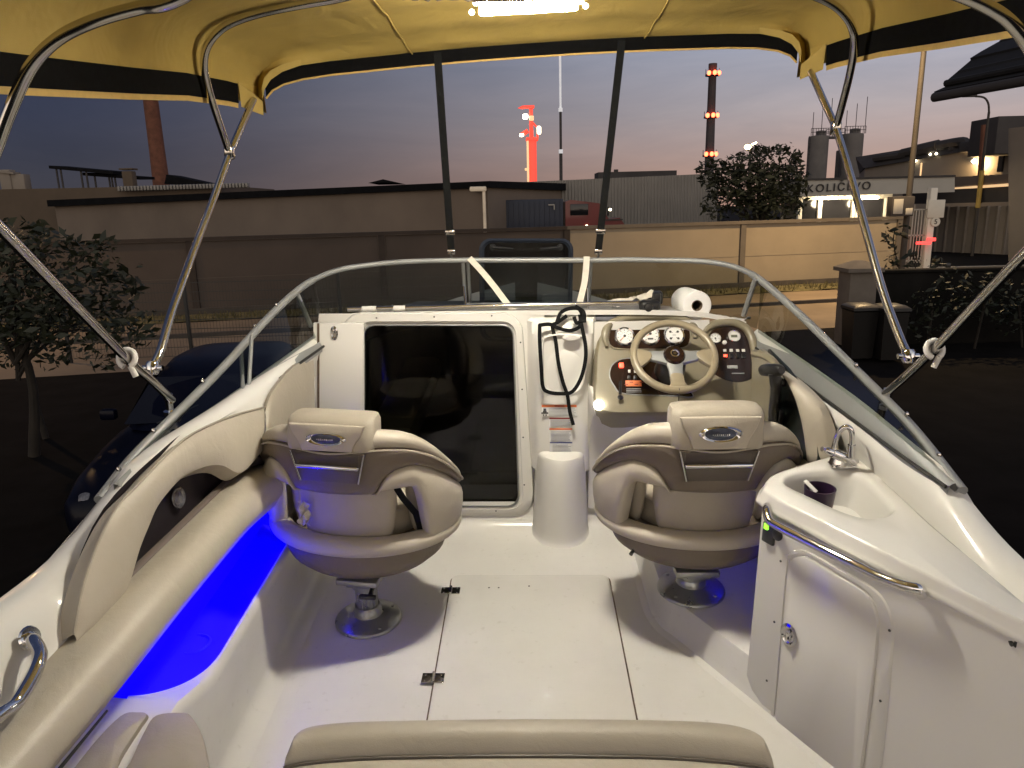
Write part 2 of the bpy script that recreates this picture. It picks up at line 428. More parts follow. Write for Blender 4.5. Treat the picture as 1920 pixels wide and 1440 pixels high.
# ---- shared guide lines (photo measurements at their real offset from the keel line)
L_S1 = rail_fn([BX(583, 640, -.87), BX(500, 700, -.94), BX(415, 760, -.99), BX(290, 838, -1.05), BX(186, 936, -1.085)])
L_S0 = rail_fn([BX(590, 660, -.85), BX(500, 724, -.92), BX(420, 780, -.965), BX(300, 862, -1.03), BX(190, 944, -1.07)])
L_OUT = rail_fn([BX(-90, 1185, -1.13), BX(0, 1122, -1.135), BX(95, 1050, -1.14), BX(180, 945, -1.13)])
L_CR = rail_fn([BX(0, 1188, -1.06), BX(94, 1108, -1.06), BX(149, 1068, -1.06), BX(196, 987, -1.045), BX(222, 928, -1.05),
                BX(264, 884, -1.035), BX(378, 801, -.975), BX(480, 735, -.925), BX(557, 678, -.88)])
L_TOP = rail_fn([BX(496, 765, -.90), BX(425, 787, -.95), BX(368, 810, -.975), BX(264, 905, -1.0), BX(208, 966, -1.01),
                 BX(180, 1028, -1.01), BX(151, 1117, -1.01), BX(135, 1207, -1.0)])
L_BT = rail_fn([BX(510, 853, -.90), BX(453, 890, -.93), BX(241, 1098, -.965), BX(135, 1207, -.98), BX(10, 1340, -.98)])
L_BB = rail_fn([BX(538, 924, -.83), BX(468, 985, -.85), BX(350, 1128, -.875), BX(233, 1277, -.89), BX(97, 1440, -.895)])
def L_LIP(y):
    """edge of the lit storage tray: straight, closing in a quarter ellipse at the aft end"""
    if y >= 1.74: return V((-.857, y, .283))
    u = min(1, (1.74-y)/.245); return V((-.857-.130*(1-math.sqrt(max(0, 1-u*u))), y, .283+.055*u*u))
R_S1 = rail_fn([BX(1415, 620, .935), BX(1500, 678, .965), BX(1600, 750, 1.005), BX(1700, 834, 1.055), BX(1804, 918, 1.095)])
R_S0 = rail_fn([BX(1418, 652, .925), BX(1500, 712, .955), BX(1600, 786, .995), BX(1700, 860, 1.045), BX(1798, 928, 1.08)])
R_OUT = rail_fn([BX(2010, 1120, 1.13), BX(1920, 1052, 1.14), BX(1862, 992, 1.14), BX(1812, 928, 1.13)])
R_CR = rail_fn([BX(2000, 1200, 1.07), BX(1833, 1042, 1.065), BX(1790, 962, 1.06), BX(1700, 880, 1.045), BX(1600, 806, .99), BX(1500, 735, .95), BX(1430, 680, .925)])
R_CTR = rail_fn([BX(1630, 897, 1.03), BX(1687, 950, 1.04), BX(1843, 1090, 1.045), BX(1917, 1143, 1.05), BX(2060, 1260, 1.05)])

# ---- hull shell (outside) and foredeck
hb = M(); rows = []
for y in frange(-0.6, 6.1, 30):
    t = max(0, (y-2.6)/3.6); w = 1.16*(1-t**2.2*0.98) if y > 2.6 else 1.16
    if y < 1.75: zt = L_OUT(max(y, 0.8)).z - 0.03
    else: zt = 0.62+0.0*y
    if y > 3.0: zt = 0.62-0.02*(y-3)
    rows.append([V((-w, y, zt)), V((-w*1.0, y, zt-.12)), V((-w*.93, y, 0.05)), V((-w*.7, y, -.35+.25*t)), V((0, y, -.62+.6*t*t)),
                 V((w*.7, y, -.35+.25*t)), V((w*.93, y, 0.05)), V((w, y, zt-.12)), V((w, y, zt))])
hb.grid(rows); part('hull', hb, HULL)
fd = M(); rows = []
for y in frange(3.30, 6.1, 16):
    t = max(0, (y-2.6)/3.6); w = 1.14*(1-t**2.2*0.98)
    zc = 0.885-(y-3.3)*0.205
    rows.append([V((w*s, y, min(0.6, zc)+(zc-min(0.6, zc))*(1-abs(s)**2.5))) for s in frange(-1, 1, 15)])
fd.grid(rows); part('foredeck', fd, GEL)

# ---- floor
fl = M(); rows = []
for y in frange(0.7, 2.99, 10):
    rows.append([V((x, y, 0)) for x in frange(-.80, 0.98, 10)])
fl.grid(rows); floor = part('cockpit_floor', fl, GELF)
# floor hatch
def rrp(x0, x1, y0, y1, z, r, n=6):
    return [V(((x0+x1)/2+p[0], (y0+y1)/2+p[1], z)) for p in rrect2(x1-x0, y1-y0, r, n)]
hx0, hx1, hy0, hy1 = -.300, .318, 1.62, 2.565
sm = M().prism(rrp(hx0-.005, hx1+.006, hy0-.005, hy1+.003, .0005, .035), (0, 0, .0015))
hp = M().prism(rrp(hx0, hx1, hy0, hy1, .001, .03), (0, 0, .0075), bev=.0035)
hatch = part('floor_hatch', hp, GELF)
part('hatch_seam', sm, SEAM, hatch)
for (px, py) in ((845, 1108), (812, 1272)):
    c = BZ(px, py, .009); m = M()
    m.box(c+V((-.019, 0, .001)), (.034, .044, .004), bev=.001); m.box(c+V((.019, 0, .001)), (.034, .044, .004), bev=.001)
    m.tube([c+V((0, -.023, .005)), c+V((0, .023, .005))], .005, 8)
    for sx in (-.025, .025):
        for sy in (-.014, .014): m.lathe([(0, .005), (.003, .004), (.0036, .003)], c+V((sx, sy, 0)), seg=8)
    part('hinge', m, STEEL, hatch)
for (px, py) in ((917, 1102), (935, 1102), (992, 1099)):
    part('screw', M().lathe([(0, .0012), (.0035, .001), (.0035, 0)], BZ(px, py, .0088), seg=10), PRINT, hatch)

# ---- raised step carrying the helm seat
stp = [(.455, 2.97), (.455, 2.42), (.462, 2.30), (.485, 2.225), (.53, 2.155), (.75, 1.775), (.99, 1.36), (1.0, 1.36), (1.0, 2.97)]
sp = M()
def ring_scale(pts, k, z): return [V((p[0]-k*(1 if i < 7 else 0)*(-1)*0.9, p[1]+(k*.5 if 2 < i < 7 else 0), z)) for i, p in enumerate(pts)]
base = cat([V((p[0], p[1], 0)) for p in stp[:7]], 30)
def stepring(off, z):
    out = []
    for i, p in enumerate(base):
        a = base[max(0, i-1)]; b = base[min(len(base)-1, i+1)]; t = (b-a).normalized(); n = V((-t.y, t.x, 0))
        if n.x < 0 and n.y < 0: n = -n
        if n.x < 0: n = -n
        out.append(V((p.x+n.x*off, p.y+n.y*off, z)))
    return out
rs = [stepring(-.035, .001), stepring(-.012, .008), stepring(.0, .03), stepring(.012, .095), stepring(.022, .116), stepring(.045, .123)]
for r in zip(*rs): pass
sp.grid(rs)
top = rs[-1]; sp.grid([top, [V((1.0, p.y+0.0, .123)) for p in top]])
step = part('helm_step', sp, GELF)

# ---- left side of the cockpit
g = M(); rows = []
for y in YS:
    o = L_OUT(y) if y < 1.77 else L_S1(y)+V((-.03, 0, -.005))
    c = L_CR(y); t = L_TOP(max(y, 1.42)); t.y = y
    if y < 1.42: t = V((-.985, y, .585-(1.42-y)*.02))
    if y > 2.46: t = V((-.875-.0*(y-2.46), y, .74))
    rows.append([o+V((.01, 0, -.12)), o+V((-.012, 0, -.035)), o, o.lerp(c, .35)+V((0, 0, .012)), o.lerp(c, .8)+V((0, 0, .012)), c,
                 c.lerp(t, .2)+V((.006, 0, -.004)), c.lerp(t, .6)+V((.0, 0, 0)), t, t+V((.024 if y < 2.42 else -.004, 0, -.012)), t+V((-.035, 0, -.05)), t+V((-.075, 0, -.3))])
g.grid(rows); part('gunwale', g, GEL)
# gunwale end cap joint and pocket back panel
pk = M(); rows = []
for y in frange(1.40, 2.42, 20):
    bt = L_BT(y); tp = L_TOP(max(1.4, y))
    xx = min(tp.x, bt.x)-.032
    rows.append([V((xx, y, bt.z-.05)), V((xx-.004, y, (bt.z+tp.z)/2)), V((tp.x-.030, y, tp.z+.01))])
pk.grid(rows); pocket = part('storage_pocket', pk, DKBROWN)
lg = M(); rows = []
for y in frange(1.36, 2.36, 20):
    bt = L_BT(y); rows.append([bt+V((-.01, 0, -.03)), bt+V((-.016, 0, -.002)), bt+V((-.022, 0, .003)), bt+V((-.036, 0, .004))])
lg.grid(rows); part('pocket_ledge', lg, TAUPEL, pocket)
sc_ = BX(334, 933, -1.008); m = M()
ax = V((1, -.12, .12)).normalized()
m.lathe([(.030, 0), (.032, .002), (.029, .005), (.024, .004), (.020, .001), (.012, .002), (0, .003)], sc_, ax, 28)
part('speaker', m, SPEAK, pocket)

topA = [BX(496, 765, -.885), BX(445, 779, -.92), BX(400, 796, -.945), BX(350, 822, -.965), BX(300, 866, -.975), BX(264, 905, -.985),
        BX(225, 945, -.99), BX(197, 992, -.99), BX(172, 1050, -.99), BX(151, 1117, -.985), BX(137, 1190, -.98)]
botA = [BX(492, 845, -.872), BX(453, 886, -.895), BX(415, 872, -.925), BX(378, 877, -.945), BX(338, 899, -.955), BX(299, 944, -.962),
        BX(279, 987, -.965), BX(262, 1030, -.965), BX(241, 1098, -.96), BX(208, 1150, -.965), BX(142, 1207, -.975)]
part('coaming_bolster', pad(topA, botA, (.012, 0, .007), 44, 13, under=.05), VINYL)
m = M().tube([p+V((.002, 0, .004)) for p in cat(topA, 44)], .0035, 6); part('bolster_piping', m, VINYL2)
# forward quarter panel (tan) and painted shade beside the sliding door
topB = [BX(497, 772, -.880), BX(507, 742, -.878), BX(525, 715, -.876), BX(548, 690, -.872), BX(570, 676, -.868), BX(588, 672, -.862)]
botB = [BX(496, 848, -.868), BX(505, 853, -.866), BX(520, 858, -.862), BX(540, 862, -.855), BX(565, 862, -.85), BX(590, 858, -.845)]
part('quarter_panel', pad(topB, botB, (.012, -.01, .004), 20, 9), VINYL2)
# lower bolster: the long roll above the lit tray
lb = M(); rows = []
ye = L_BB(2.2)
ys_b = frange(0.72, 2.36, 44)
for i, y in enumerate(ys_b):
    t = L_BT(y); b = L_BB(y)
    if y > 2.22: b = V((-.835, y, b.z))
    mid = (t+b)/2+V((.052, 0, .028))
    e = 1.0 if i < len(ys_b)-4 else (0.98, 0.93, 0.80, 0.5)[i-(len(ys_b)-4)]
    cx = V((-.93, y, (t.z+b.z)/2))
    loop = cat([t+V((-.06, 0, -.02)), t, t.lerp(mid, .45)+V((.012, 0, .012)), mid, mid.lerp(b, .55)+V((.014, 0, -.004)), b, b+V((-.02, 0, -.02)), b+V((-.10, 0, -.012)), t+V((-.10, 0, -.08))], 26, True)
    rows.append([cx+(p-cx)*e for p in loop])
lb.loops(rows, 0, True, True); part('side_bolster', lb, VINYL)
m = M(); pts = [L_BB(y)+V((.004, 0, -.014)) for y in frange(.78, 1.26, 12)]
m.tube(pts, [.007-.0004*k for k in range(12)], 6); part('bolster_seam', m, RUBBER)

# liner wall, ledge and lit tray
YT = [1.495+.245*(1-math.cos(PI/2*k/18)) for k in range(19)]
ln = M(); rows = []
for y in frange(0.72, 1.47, 12)+YT+frange(1.78, 2.99, 24):
    zt = .283 if y > 1.64 else min(.345, .283+(1.64-y)*.35)
    r = [V((-.775, y, .0005)), V((-.805, y, .006)), V((-.826, y, .022)), V((-.836, y, .05)), V((-.842, y, .16)), V((-.845, y, zt-.035)), V((-.848, y, zt-.010)), V((-.856, y, zt))]
    if y < 1.494: r += [V((-.90, y, zt+.004)), V((-.98, y, zt+.008)), V((-1.08, y, zt+.02))]
    else:
        lp = L_LIP(y); lp.x = min(-.862, lp.x-.005); lp.z = max(lp.z, zt)
        r += [V((-.856, y, zt)).lerp(lp, .5), lp, lp+V((-.006, 0, -.012))]
    rows.append(r)
ln.grid(rows); part('side_liner', ln, GELF)
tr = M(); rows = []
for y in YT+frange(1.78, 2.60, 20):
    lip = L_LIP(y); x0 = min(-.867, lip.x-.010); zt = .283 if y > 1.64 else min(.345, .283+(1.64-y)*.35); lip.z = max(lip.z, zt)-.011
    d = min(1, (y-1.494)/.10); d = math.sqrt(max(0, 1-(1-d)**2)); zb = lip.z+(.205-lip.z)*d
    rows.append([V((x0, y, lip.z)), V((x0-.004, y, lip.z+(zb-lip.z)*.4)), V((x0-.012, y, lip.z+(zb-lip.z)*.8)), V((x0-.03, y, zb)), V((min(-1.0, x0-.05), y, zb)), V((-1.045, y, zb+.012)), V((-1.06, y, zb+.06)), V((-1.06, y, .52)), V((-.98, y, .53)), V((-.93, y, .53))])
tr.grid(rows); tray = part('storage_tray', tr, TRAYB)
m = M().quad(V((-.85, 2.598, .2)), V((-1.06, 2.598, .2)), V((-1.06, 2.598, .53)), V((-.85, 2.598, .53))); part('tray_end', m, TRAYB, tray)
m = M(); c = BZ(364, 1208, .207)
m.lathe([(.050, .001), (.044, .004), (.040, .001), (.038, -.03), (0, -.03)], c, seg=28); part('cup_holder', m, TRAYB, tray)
m = M().box((-.96, 2.12, .458), (.02, .62, .008), bev=.002); part('led_strip', m, LEDBLUE2, tray)
m = M().box((-.889, 2.04, .228), (.006, .72, .014), bev=.001); part('led_strip', m, LEDBLUE, tray)

# grab handle on the left quarter
hpts = [BX(56, 1196, -1.02), BX(64, 1203, -.99), BX(74, 1222, -.965), BX(72, 1243, -.95), BX(58, 1275, -.945), BX(30, 1318, -.945), BX(0, 1340, -.945), BX(-40, 1372, -.95), BX(-66, 1390, -1.0)]
m = M().tube(cat(hpts, 36), .0135, 12)
m.lathe([(.0, .004), (.022, .004), (.025, 0)], hpts[0], (1, -.2, .4), 16)
part('grab_handle', m, CHROME)

# ---- right side
g = M(); rows = []
for y in YS:
    o = R_OUT(y) if y < 1.72 else R_S1(y)+V((.03, 0, -.005))
    c = R_CR(y); t = R_CTR(y) if y < 2.05 else V((1.03-(y-2.05)*.065, y, .685))
    rows.append([o+V((-.01, 0, -.12)), o+V((.012, 0, -.035)), o, o.lerp(c, .35)+V((0, 0, .01)), o.lerp(c, .8)+V((0, 0, .01)), c,
                 c.lerp(t, .15)+V((-.006, 0, -.004)), c.lerp(t, .6), t, t+V((.0, 0, -.2)), t+V((-.0, 0, -.45)), V((t.x-.03, y, .02))])
g.grid(rows); part('gunwale', g, GEL)
# helm side pocket (dark) with its bolster
topR = [BX(1462, 690, .885), BX(1480, 700, .89), BX(1503, 720, .90), BX(1524, 742, .915), BX(1540, 772, .93), BX(1550, 805, .945), BX(1554, 840, .955), BX(1556, 872, .96)]
botR = [BX(1462, 704, .868), BX(1476, 712, .87), BX(1487, 735, .875), BX(1497, 765, .885), BX(1504, 795, .895), BX(1509, 825, .905), BX(1512, 850, .915), BX(1515, 875, .92)]
part('helm_bolster', pad(topR, botR, (-.022, -.004, .012), 30, 11, under=.04), VINYL)
pkp = [BX(1440, 655, .885), BX(1475, 690, .89), BX(1505, 730, .90), BX(1530, 800, .92), BX(1535, 875, .93), BX(1440, 875, .90), BX(1430, 760, .885)]
m = M().prism(pkp, (.01, 0, 0)); pocket2 = part('helm_pocket', m, mat('pocket_green_black', (.010, .014, .012), .3, var=.5, vscale=12))
topT = [BX(1414, 662, .84), BX(1440, 670, .85), BX(1458, 690, .86), BX(1470, 712, .868)]
part('pocket_rim', M().tube(cat(topT, 14), .014, 10), TAN, pocket2)
sd = M().prism([BX(1410, 668, .835), BX(1424, 655, .835), BX(1440, 668, .845), BX(1447, 690, .85), BX(1450, 800, .858), BX(1442, 855, .858), BX(1408, 855, .84)], (.02, .01, 0), bev=.006)
part('helm_side_panel', sd, TAN)
# starboard lit tray glimpsed past the helm seat
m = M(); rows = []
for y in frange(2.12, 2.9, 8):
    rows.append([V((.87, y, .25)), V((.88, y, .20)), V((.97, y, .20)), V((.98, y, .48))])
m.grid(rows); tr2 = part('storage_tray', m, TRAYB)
m = M().box((.884, 2.4, .222), (.006, .3, .012), bev=.001); part('led_strip', m, LEDBLUE, tr2)
rb = M(); rows = []
for i, y in enumerate(frange(2.10, 2.92, 16)):
    e = 1.0 if 1 < i < 14 else .75
    c = V((.955, y, .555))
    rows.append([c+V((math.cos(a)*.085*e, 0, math.sin(a)*.075*e)) for a in frange(0, 2*PI*15/16, 16)])
rb.loops(rows, 0, True, True); part('side_bolster', rb, VINYL)

# throttle lever
m = M(); a = BX(1427, 694, .80); b = BX(1466, 694, .83)
m.tube([a, a.lerp(b, .12), a.lerp(b, .5), a.lerp(b, .9), b], [.012, .020, .022, .020, .013], 12)
m.tube(cat([BX(1452, 700, .82), BX(1455, 725, .83), BX(1452, 760, .85), BX(1449, 800, .87)], 10), [.020]*3+[.018]*7, 10)
m.box(BX(1452, 800, .885), (.03, .10, .16), bev=.012)
m.box(BX(1466, 716, .86), (.03, .02, .03), bev=.006)
part('throttle_lever', m, BLACK)

# ---- bulkhead with companionway
YB = 2.98
def door_pts(pl, n):
    return arc_resample(cat([BY(p[0], p[1], YB) for p in pl], 200, True), n, True)
def rr_px(x0, y0, x1, y1, r, x0b=None, x1b=None, n=7):
    """rounded quad in photo px, bottom corners may differ"""
    x0b = x0 if x0b is None else x0b; x1b = x1 if x1b is None else x1b
    P = [(x0, y0), (x1, y0), (x1b, y1), (x0b, y1)]; out = []
    cs = [(1, 1, 180), (-1, 1, 270), (-1, -1, 0), (1, -1, 90)]
    for (x, y), (sx, sy, a0) in zip(P, cs):
        for i in range(n):
            a = rad(a0+90*i/(n-1)); out.append((x+sx*r+r*math.cos(a), y+sy*r+r*math.sin(a)))
    return out
def plane_y(pl, y): return [BY(p[0], p[1], y) for p in pl]
innr = rr_px(682, 610, 962, 949, 20, 680, 972)
outr = rr_px(640, 585, 981, 968, 40, 645, 1002)
bk = [(575, 600), (985, 592), (1125, 600), (1125, 1010), (1002, 1015), (575, 1015)]
N7 = len(innr)
wall = []
cx, cy = 815, 780
for (x, y) in outr:
    dx, dy = x-cx, y-cy; k = 1e9
    if dx < 0: k = min(k, (560-cx)/dx)
    if dx > 0: k = min(k, (1030-cx)/dx)
    if dy < 0: k = min(k, (588-cy)/dy)
    if dy > 0: k = min(k, (1006-cy)/dy)
    wall.append((cx+dx*max(1.001, k), cy+dy*max(1.001, k)))
m = M()
def sc_px(pl, k): return [((x-cx)*k+cx, (y-cy)*k+cy) for x, y in pl]
m.loops([plane_y(wall, YB+.002), plane_y(sc_px(outr, 1.0), YB)])
part('bulkhead', m, GEL)
m = M()
m.loops([plane_y(sc_px(outr, 1.0), YB+.004), plane_y(sc_px(outr, .996), YB-.016), plane_y(sc_px(outr, .985), YB-.024),
         plane_y([(a[0]*.30+b[0]*.70, a[1]*.30+b[1]*.70) for a, b in zip(outr, innr)], YB-.026),
         plane_y([(a[0]*.25+b[0]*.75, a[1]*.25+b[1]*.75) for a, b in zip(outr, innr)], YB-.018),
         plane_y([(a[0]*.10+b[0]*.90, a[1]*.10+b[1]*.90) for a, b in zip(outr, innr)], YB-.016),
         plane_y(innr, YB-.006), plane_y(innr, YB+.05)])
frame = part('companionway_frame', m, GEL)
m = M(); m.loops([plane_y(sc_px(innr, 1.012), YB-.020), plane_y(sc_px(innr, .999), YB-.024), plane_y(sc_px(innr, .992), YB-.012), plane_y(sc_px(innr, .992), YB+.03)])
part('door_seal', m, ALU, frame)
for (px, py) in ((706, 596), (814, 594), (922, 592), (976, 642), (979, 730), (981, 820), (983, 909), (930, 958)):
    part('screw', M().lathe([(0, .003), (.0032, .002), (.0036, 0)], BY(px, py, YB-.026), (0, -1, 0), 8), PRINT, frame)
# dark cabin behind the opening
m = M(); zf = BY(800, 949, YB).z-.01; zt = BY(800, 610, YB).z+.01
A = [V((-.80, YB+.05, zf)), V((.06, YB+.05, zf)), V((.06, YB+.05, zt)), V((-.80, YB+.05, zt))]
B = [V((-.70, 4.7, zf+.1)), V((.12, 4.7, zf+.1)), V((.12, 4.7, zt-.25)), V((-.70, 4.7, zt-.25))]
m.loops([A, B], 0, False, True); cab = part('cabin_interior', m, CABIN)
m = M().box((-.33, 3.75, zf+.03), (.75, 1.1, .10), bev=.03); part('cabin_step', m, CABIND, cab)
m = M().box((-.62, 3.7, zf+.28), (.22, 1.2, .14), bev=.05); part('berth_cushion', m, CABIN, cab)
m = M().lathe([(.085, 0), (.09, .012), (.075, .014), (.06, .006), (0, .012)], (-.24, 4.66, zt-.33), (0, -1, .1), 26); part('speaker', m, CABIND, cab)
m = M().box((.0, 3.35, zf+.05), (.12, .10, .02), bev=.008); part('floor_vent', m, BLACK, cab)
m = M(); q = plane_y(innr, YB+.012); m.add(q, [list(range(len(q)))]); part('smoked_pane', m, GLASSK, frame)
# sliding door, pushed to the left
m = M(); dl = [(590, 604), (684, 604), (684, 866), (590, 866)]
yd = YB-.032
q = [BY(x, y, yd) for x, y in dl]
m.prism(q, (0, -.022, 0), bev=.003)
door = part('sliding_door', m, GEL)
m = M(); e = [BY(x, y, yd-.024) for x, y in ((595, 606), (599, 606), (599, 866), (595, 866))]; m.prism(e, (0, -.002, 0))
part('door_edge', m, SEAM, door)
m = M(); c = BY(627, 624, yd-.022); pf = [(.020, 0), (.022, .004), (.016, .008), (.012, .003), (0, .003)]
m.lathe(pf, V((0, 0, 0)), (0, -1, 0), 24); m.v = [V((p.x*.68, p.y, p.z*1.35))+c for p in m.v]
m.box(c+V((0, -.008, .006)), (.008, .006, .020), bev=.002)
part('latch', m, CHROME, door)
m = M(); q = [BY(x, y, YB+.004) for x, y in ((545, 655), (592, 655), (592, 870), (545, 870))]; m.prism(q, (0, -.004, 0)); part('door_shade_sheet', m, DKBROWN)  # dark sheet stands in for the shade beside the sliding door

# ---- dash top behind the opening and under the windshield
m = M(); rows = []
for y in frange(YB, 3.36, 8):
    z = .985-(y-YB)*.14; rows.append([V((x*(1-.06*(y-YB)/.4), y, z-.10*abs(x)**6)) for x in frange(-.86, .90, 24)])
rows = [[V((p.x, YB+.0, p.z-.02)) for p in rows[0]]]+rows
m.grid(rows); part('dash_top', m, GEL)

# ---- centre column between door and helm
YC = 2.90
m = M()
zs = frange(0.30, BY(1050, 606, YC).z-.006, 14); rows = []
for z in zs:
    k = 0.0 if z < .82 else (z-.82)*.35
    prof = [(.0, 2.985), (.022, 2.955), (.035, 2.92+k), (.055, 2.905+k), (.10, 2.893+k), (.15, 2.89+k), (.20, 2.893+k), (.245, 2.90+k), (.262, 2.915+k), (.272, 2.95), (.285, 2.985)]
    rows.append([V((x, y, z)) for x, y in prof])
zt = zs[-1]; rows.append([V((p.x, min(3.06, p.y+.02), zt+.012)) for p in rows[-1]]); rows.append([V((p.x, 3.12, zt+.014)) for p in rows[-1]])
m.grid(rows)
column = part('console_column', m, GEL)
# recessed panel of the column
pl = [(1016, 640), (1028, 628), (1060, 624), (1092, 628), (1101, 645), (1101, 690), (1094, 722), (1078, 737), (1035, 737), (1020, 726), (1016, 700)]
pp = cat([BY(x, y, YC-.008) for x, y in pl], 40, True); cc = sum(pp, V())/len(pp)
m = M(); m.loops([[p+V((0, .012, 0)) for p in pp], [cc+(p-cc)*.99+V((0, -.006, 0)) for p in pp], [cc+(p-cc)*.95+V((0, -.008, 0)) for p in pp],
                  [cc+(p-cc)*.90+V((0, .004, 0)) for p in pp], [cc+(p-cc)*.5+V((0, .006, 0)) for p in pp]], 0, False, True)
part('column_pocket', m, GEL, column)
m = M(); c = BY(1071, 632, YC-.02)
m.lathe([(.034, 0), (.036, .008), (.026, .014), (.0, .015)], V(), (0, -1, 0), 20); m.v = [V((p.x, p.y, p.z*.42))+c for p in m.v]; part('net_clip', m, WHITEP, column)
# rounded foot bump under it
m = M(); rows = []
for z, s in ((-.002, 1.16), (.006, 1.10), (.02, 1.05), (.05, 1.02), (.2, .97), (.33, .92), (.372, .89), (.385, .85)):
    rows.append([V((.145+math.cos(a)*.118*s, 2.955+math.sin(a)*.155*s, z)) for a in frange(PI, 2*PI, 22)])
rows.append([V((.145+math.cos(a)*.094, 2.95+math.sin(a)*.10, .392)) for a in frange(PI, 2*PI, 22)])
rows.append([V((.145+math.cos(a)*.09, 2.965+math.sin(a)*.03, .405)) for a in frange(PI, 2*PI, 22)])
m.grid(rows); part('foot_bump', m, GEL)
# cove where the floor turns up into the bulkhead
m = M(); rows = []
for x in frange(-.84, .47, 30):
    rows.append([V((x, 2.82, .0015)), V((x, 2.90, .004)), V((x, 2.94, .016)), V((x, 2.963, .04)), V((x, 2.972, .075)), V((x, 2.981, .12))])
m.grid(rows); part('floor_cove', m, GELF)

# warning stickers on the column
def face_y(px, py): return BY(px, py, YC-.0125)
def sticker(name, x0, y0, x1, y1, bars, icon=False, label=None):
    m = M()
    def rect(a, b, c, d, dy, mi): m.quad(BY(a, b, YC-.0115-dy), BY(c, b, YC-.0115-dy), BY(c, d, YC-.0115-dy), BY(a, d, YC-.0115-dy), mi)
    rect(x0, y0, x1, y1, 0, 0)
    for (a, b, c, d, mi) in bars: rect(a, b, c, d, .0012, mi)
    if icon:
        for (a, b, c, d) in ((1019, 766, 1024, 770), (1018, 770, 1025, 776), (1015, 773, 1019, 776), (1024, 773, 1028, 776), (1018, 777, 1020, 780), (1023, 777, 1025, 780)): rect(a, b, c, d, .0014, 3)
    return part(name, m, [LABELW, ORANGE, PRINTG, PRINT, MAROON, NAVYL], column, label)
def lines(x0, x1, ys, mi=2, jitter=6):
    return [(x0, y, x1-random.uniform(0, jitter), y+.9, mi) for y in ys]
sticker('warning_label', 1016, 759, 1081, 780, [(1016, 759, 1081, 763.5, 1), (1040, 760, 1058, 762.6, 4)]+lines(1029, 1080, (766, 768.5, 771, 773.5, 776, 778.3), 2), True,
        'wide warning sticker with orange bar and black figure')
sticker('warning_label', 1030, 783, 1071, 800, [(1030, 783, 1071, 786, 4)]+lines(1032, 1070, frange(788, 798, 6), 2), label='warning sticker with maroon bar')
sticker('warning_label', 1030, 803, 1073, 828, [(1030, 803, 1073, 806, 1)]+lines(1033, 1072, frange(809, 826, 8), 2), label='warning sticker with pale orange bar')
sticker('warning_label', 1031, 829, 1073, 851, [(1031, 829, 1073, 831, 5)]+lines(1036, 1071, frange(834, 849, 7), 2), label='sticker with thin navy bar')

# ---- helm console
DP0 = V((0, 2.875, .785)); DN = V((0, -.766, .643)); DU = V((1, 0, 0)); DV = V((0, .643, .766))
def D(px, py, off=0): return BP(px, py, DP0, DN, off)
def DPoly(pl, off=0, n=None):
    q = [D(x, y, off) for x, y in pl]
    return cat(q, n, True) if n else q
pod = [(1122, 768), (1116, 700), (1120, 645), (1134, 615), (1162, 600), (1210, 594), (1262, 595), (1302, 606), (1332, 604), (1372, 603), (1402, 615), (1416, 645), (1420, 700), (1416, 745), (1402, 766), (1330, 772), (1220, 775)]
pq = DPoly(pod, 0, 80); cc = sum(pq, V())/len(pq)
m = M()
m.loops([[cc+(p-cc)*1.02-DN*.16+V((0, .05, -.03)) for p in pq], [cc+(p-cc)*1.01-DN*.03 for p in pq], [cc+(p-cc)*.995-DN*.008 for p in pq], [cc+(p-cc)*.975 for p in pq], [cc+(p-cc)*.5+DN*.003 for p in pq]], 0, False, True)
console = part('helm_console', m, TAN)
# lower console body, white
lc = [(1113, 776), (1120, 640), (1112, 660), (1108, 790), (1112, 1000)]
m = M(); rows = []
top = [D(1118, 640, -.02), D(1118, 700, -.012), D(1121, 765, -.012), D(1250, 775, -.015), D(1404, 766, -.015)]
prof = []
x0 = D(1118, 765).x-.012; x1 = D(1404, 765).x+.03
for z, y in ((.70, 2.83), (.685, 2.80), (.655, 2.772), (.62, 2.775), (.585, 2.80), (.50, 2.885), (.30, 2.93), (0.10, 2.95)):
    rows.append([V((x0-.012, 2.99, z)), V((x0-.006, y+.03, z)), V((x0+.006, y+.006, z)), V((x0+.03, y, z))]+[V((x, y, z)) for x in frange(x0+.1, x1, 6)])
m.grid(rows); part('console_base', m, GEL)
m = M(); q = [BY(x, y, 2.968) for x, y in ((1088, 604), (1330, 600), (1330, 790), (1088, 790))]; m.prism(q, (0, .006, 0)); part('console_back', m, GEL)
# instrument panels
P1 = [(1141, 640), (1144, 620), (1158, 607), (1185, 602), (1220, 600), (1258, 600), (1282, 605), (1293, 618), (1294, 638), (1285, 651), (1250, 655), (1200, 655), (1160, 654), (1147, 650)]
P2 = [(1327, 640), (1333, 622), (1350, 614), (1376, 613), (1394, 623), (1404, 645), (1410, 675), (1412, 700), (1406, 712), (1380, 717), (1348, 708), (1332, 690)]
P3 = [(1143, 705), (1148, 685), (1166, 674), (1195, 672), (1225, 676), (1258, 700), (1300, 742), (1262, 742), (1215, 741), (1166, 737), (1152, 724)]
def panel(pl, name, rimr=.0):
    q = DPoly(pl, .001, 60); c = sum(q, V())/len(q)
    mm = M().loops([q, [c+(p-c)*.985+DN*.004 for p in q], [c+(p-c)*.5+DN*.0045 for p in q]], 0, False, True)
    return part(name, mm, BURL, console)
panel(P1, 'instrument_panel'); panel(P2, 'switch_panel'); panel(P3, 'switch_panel')
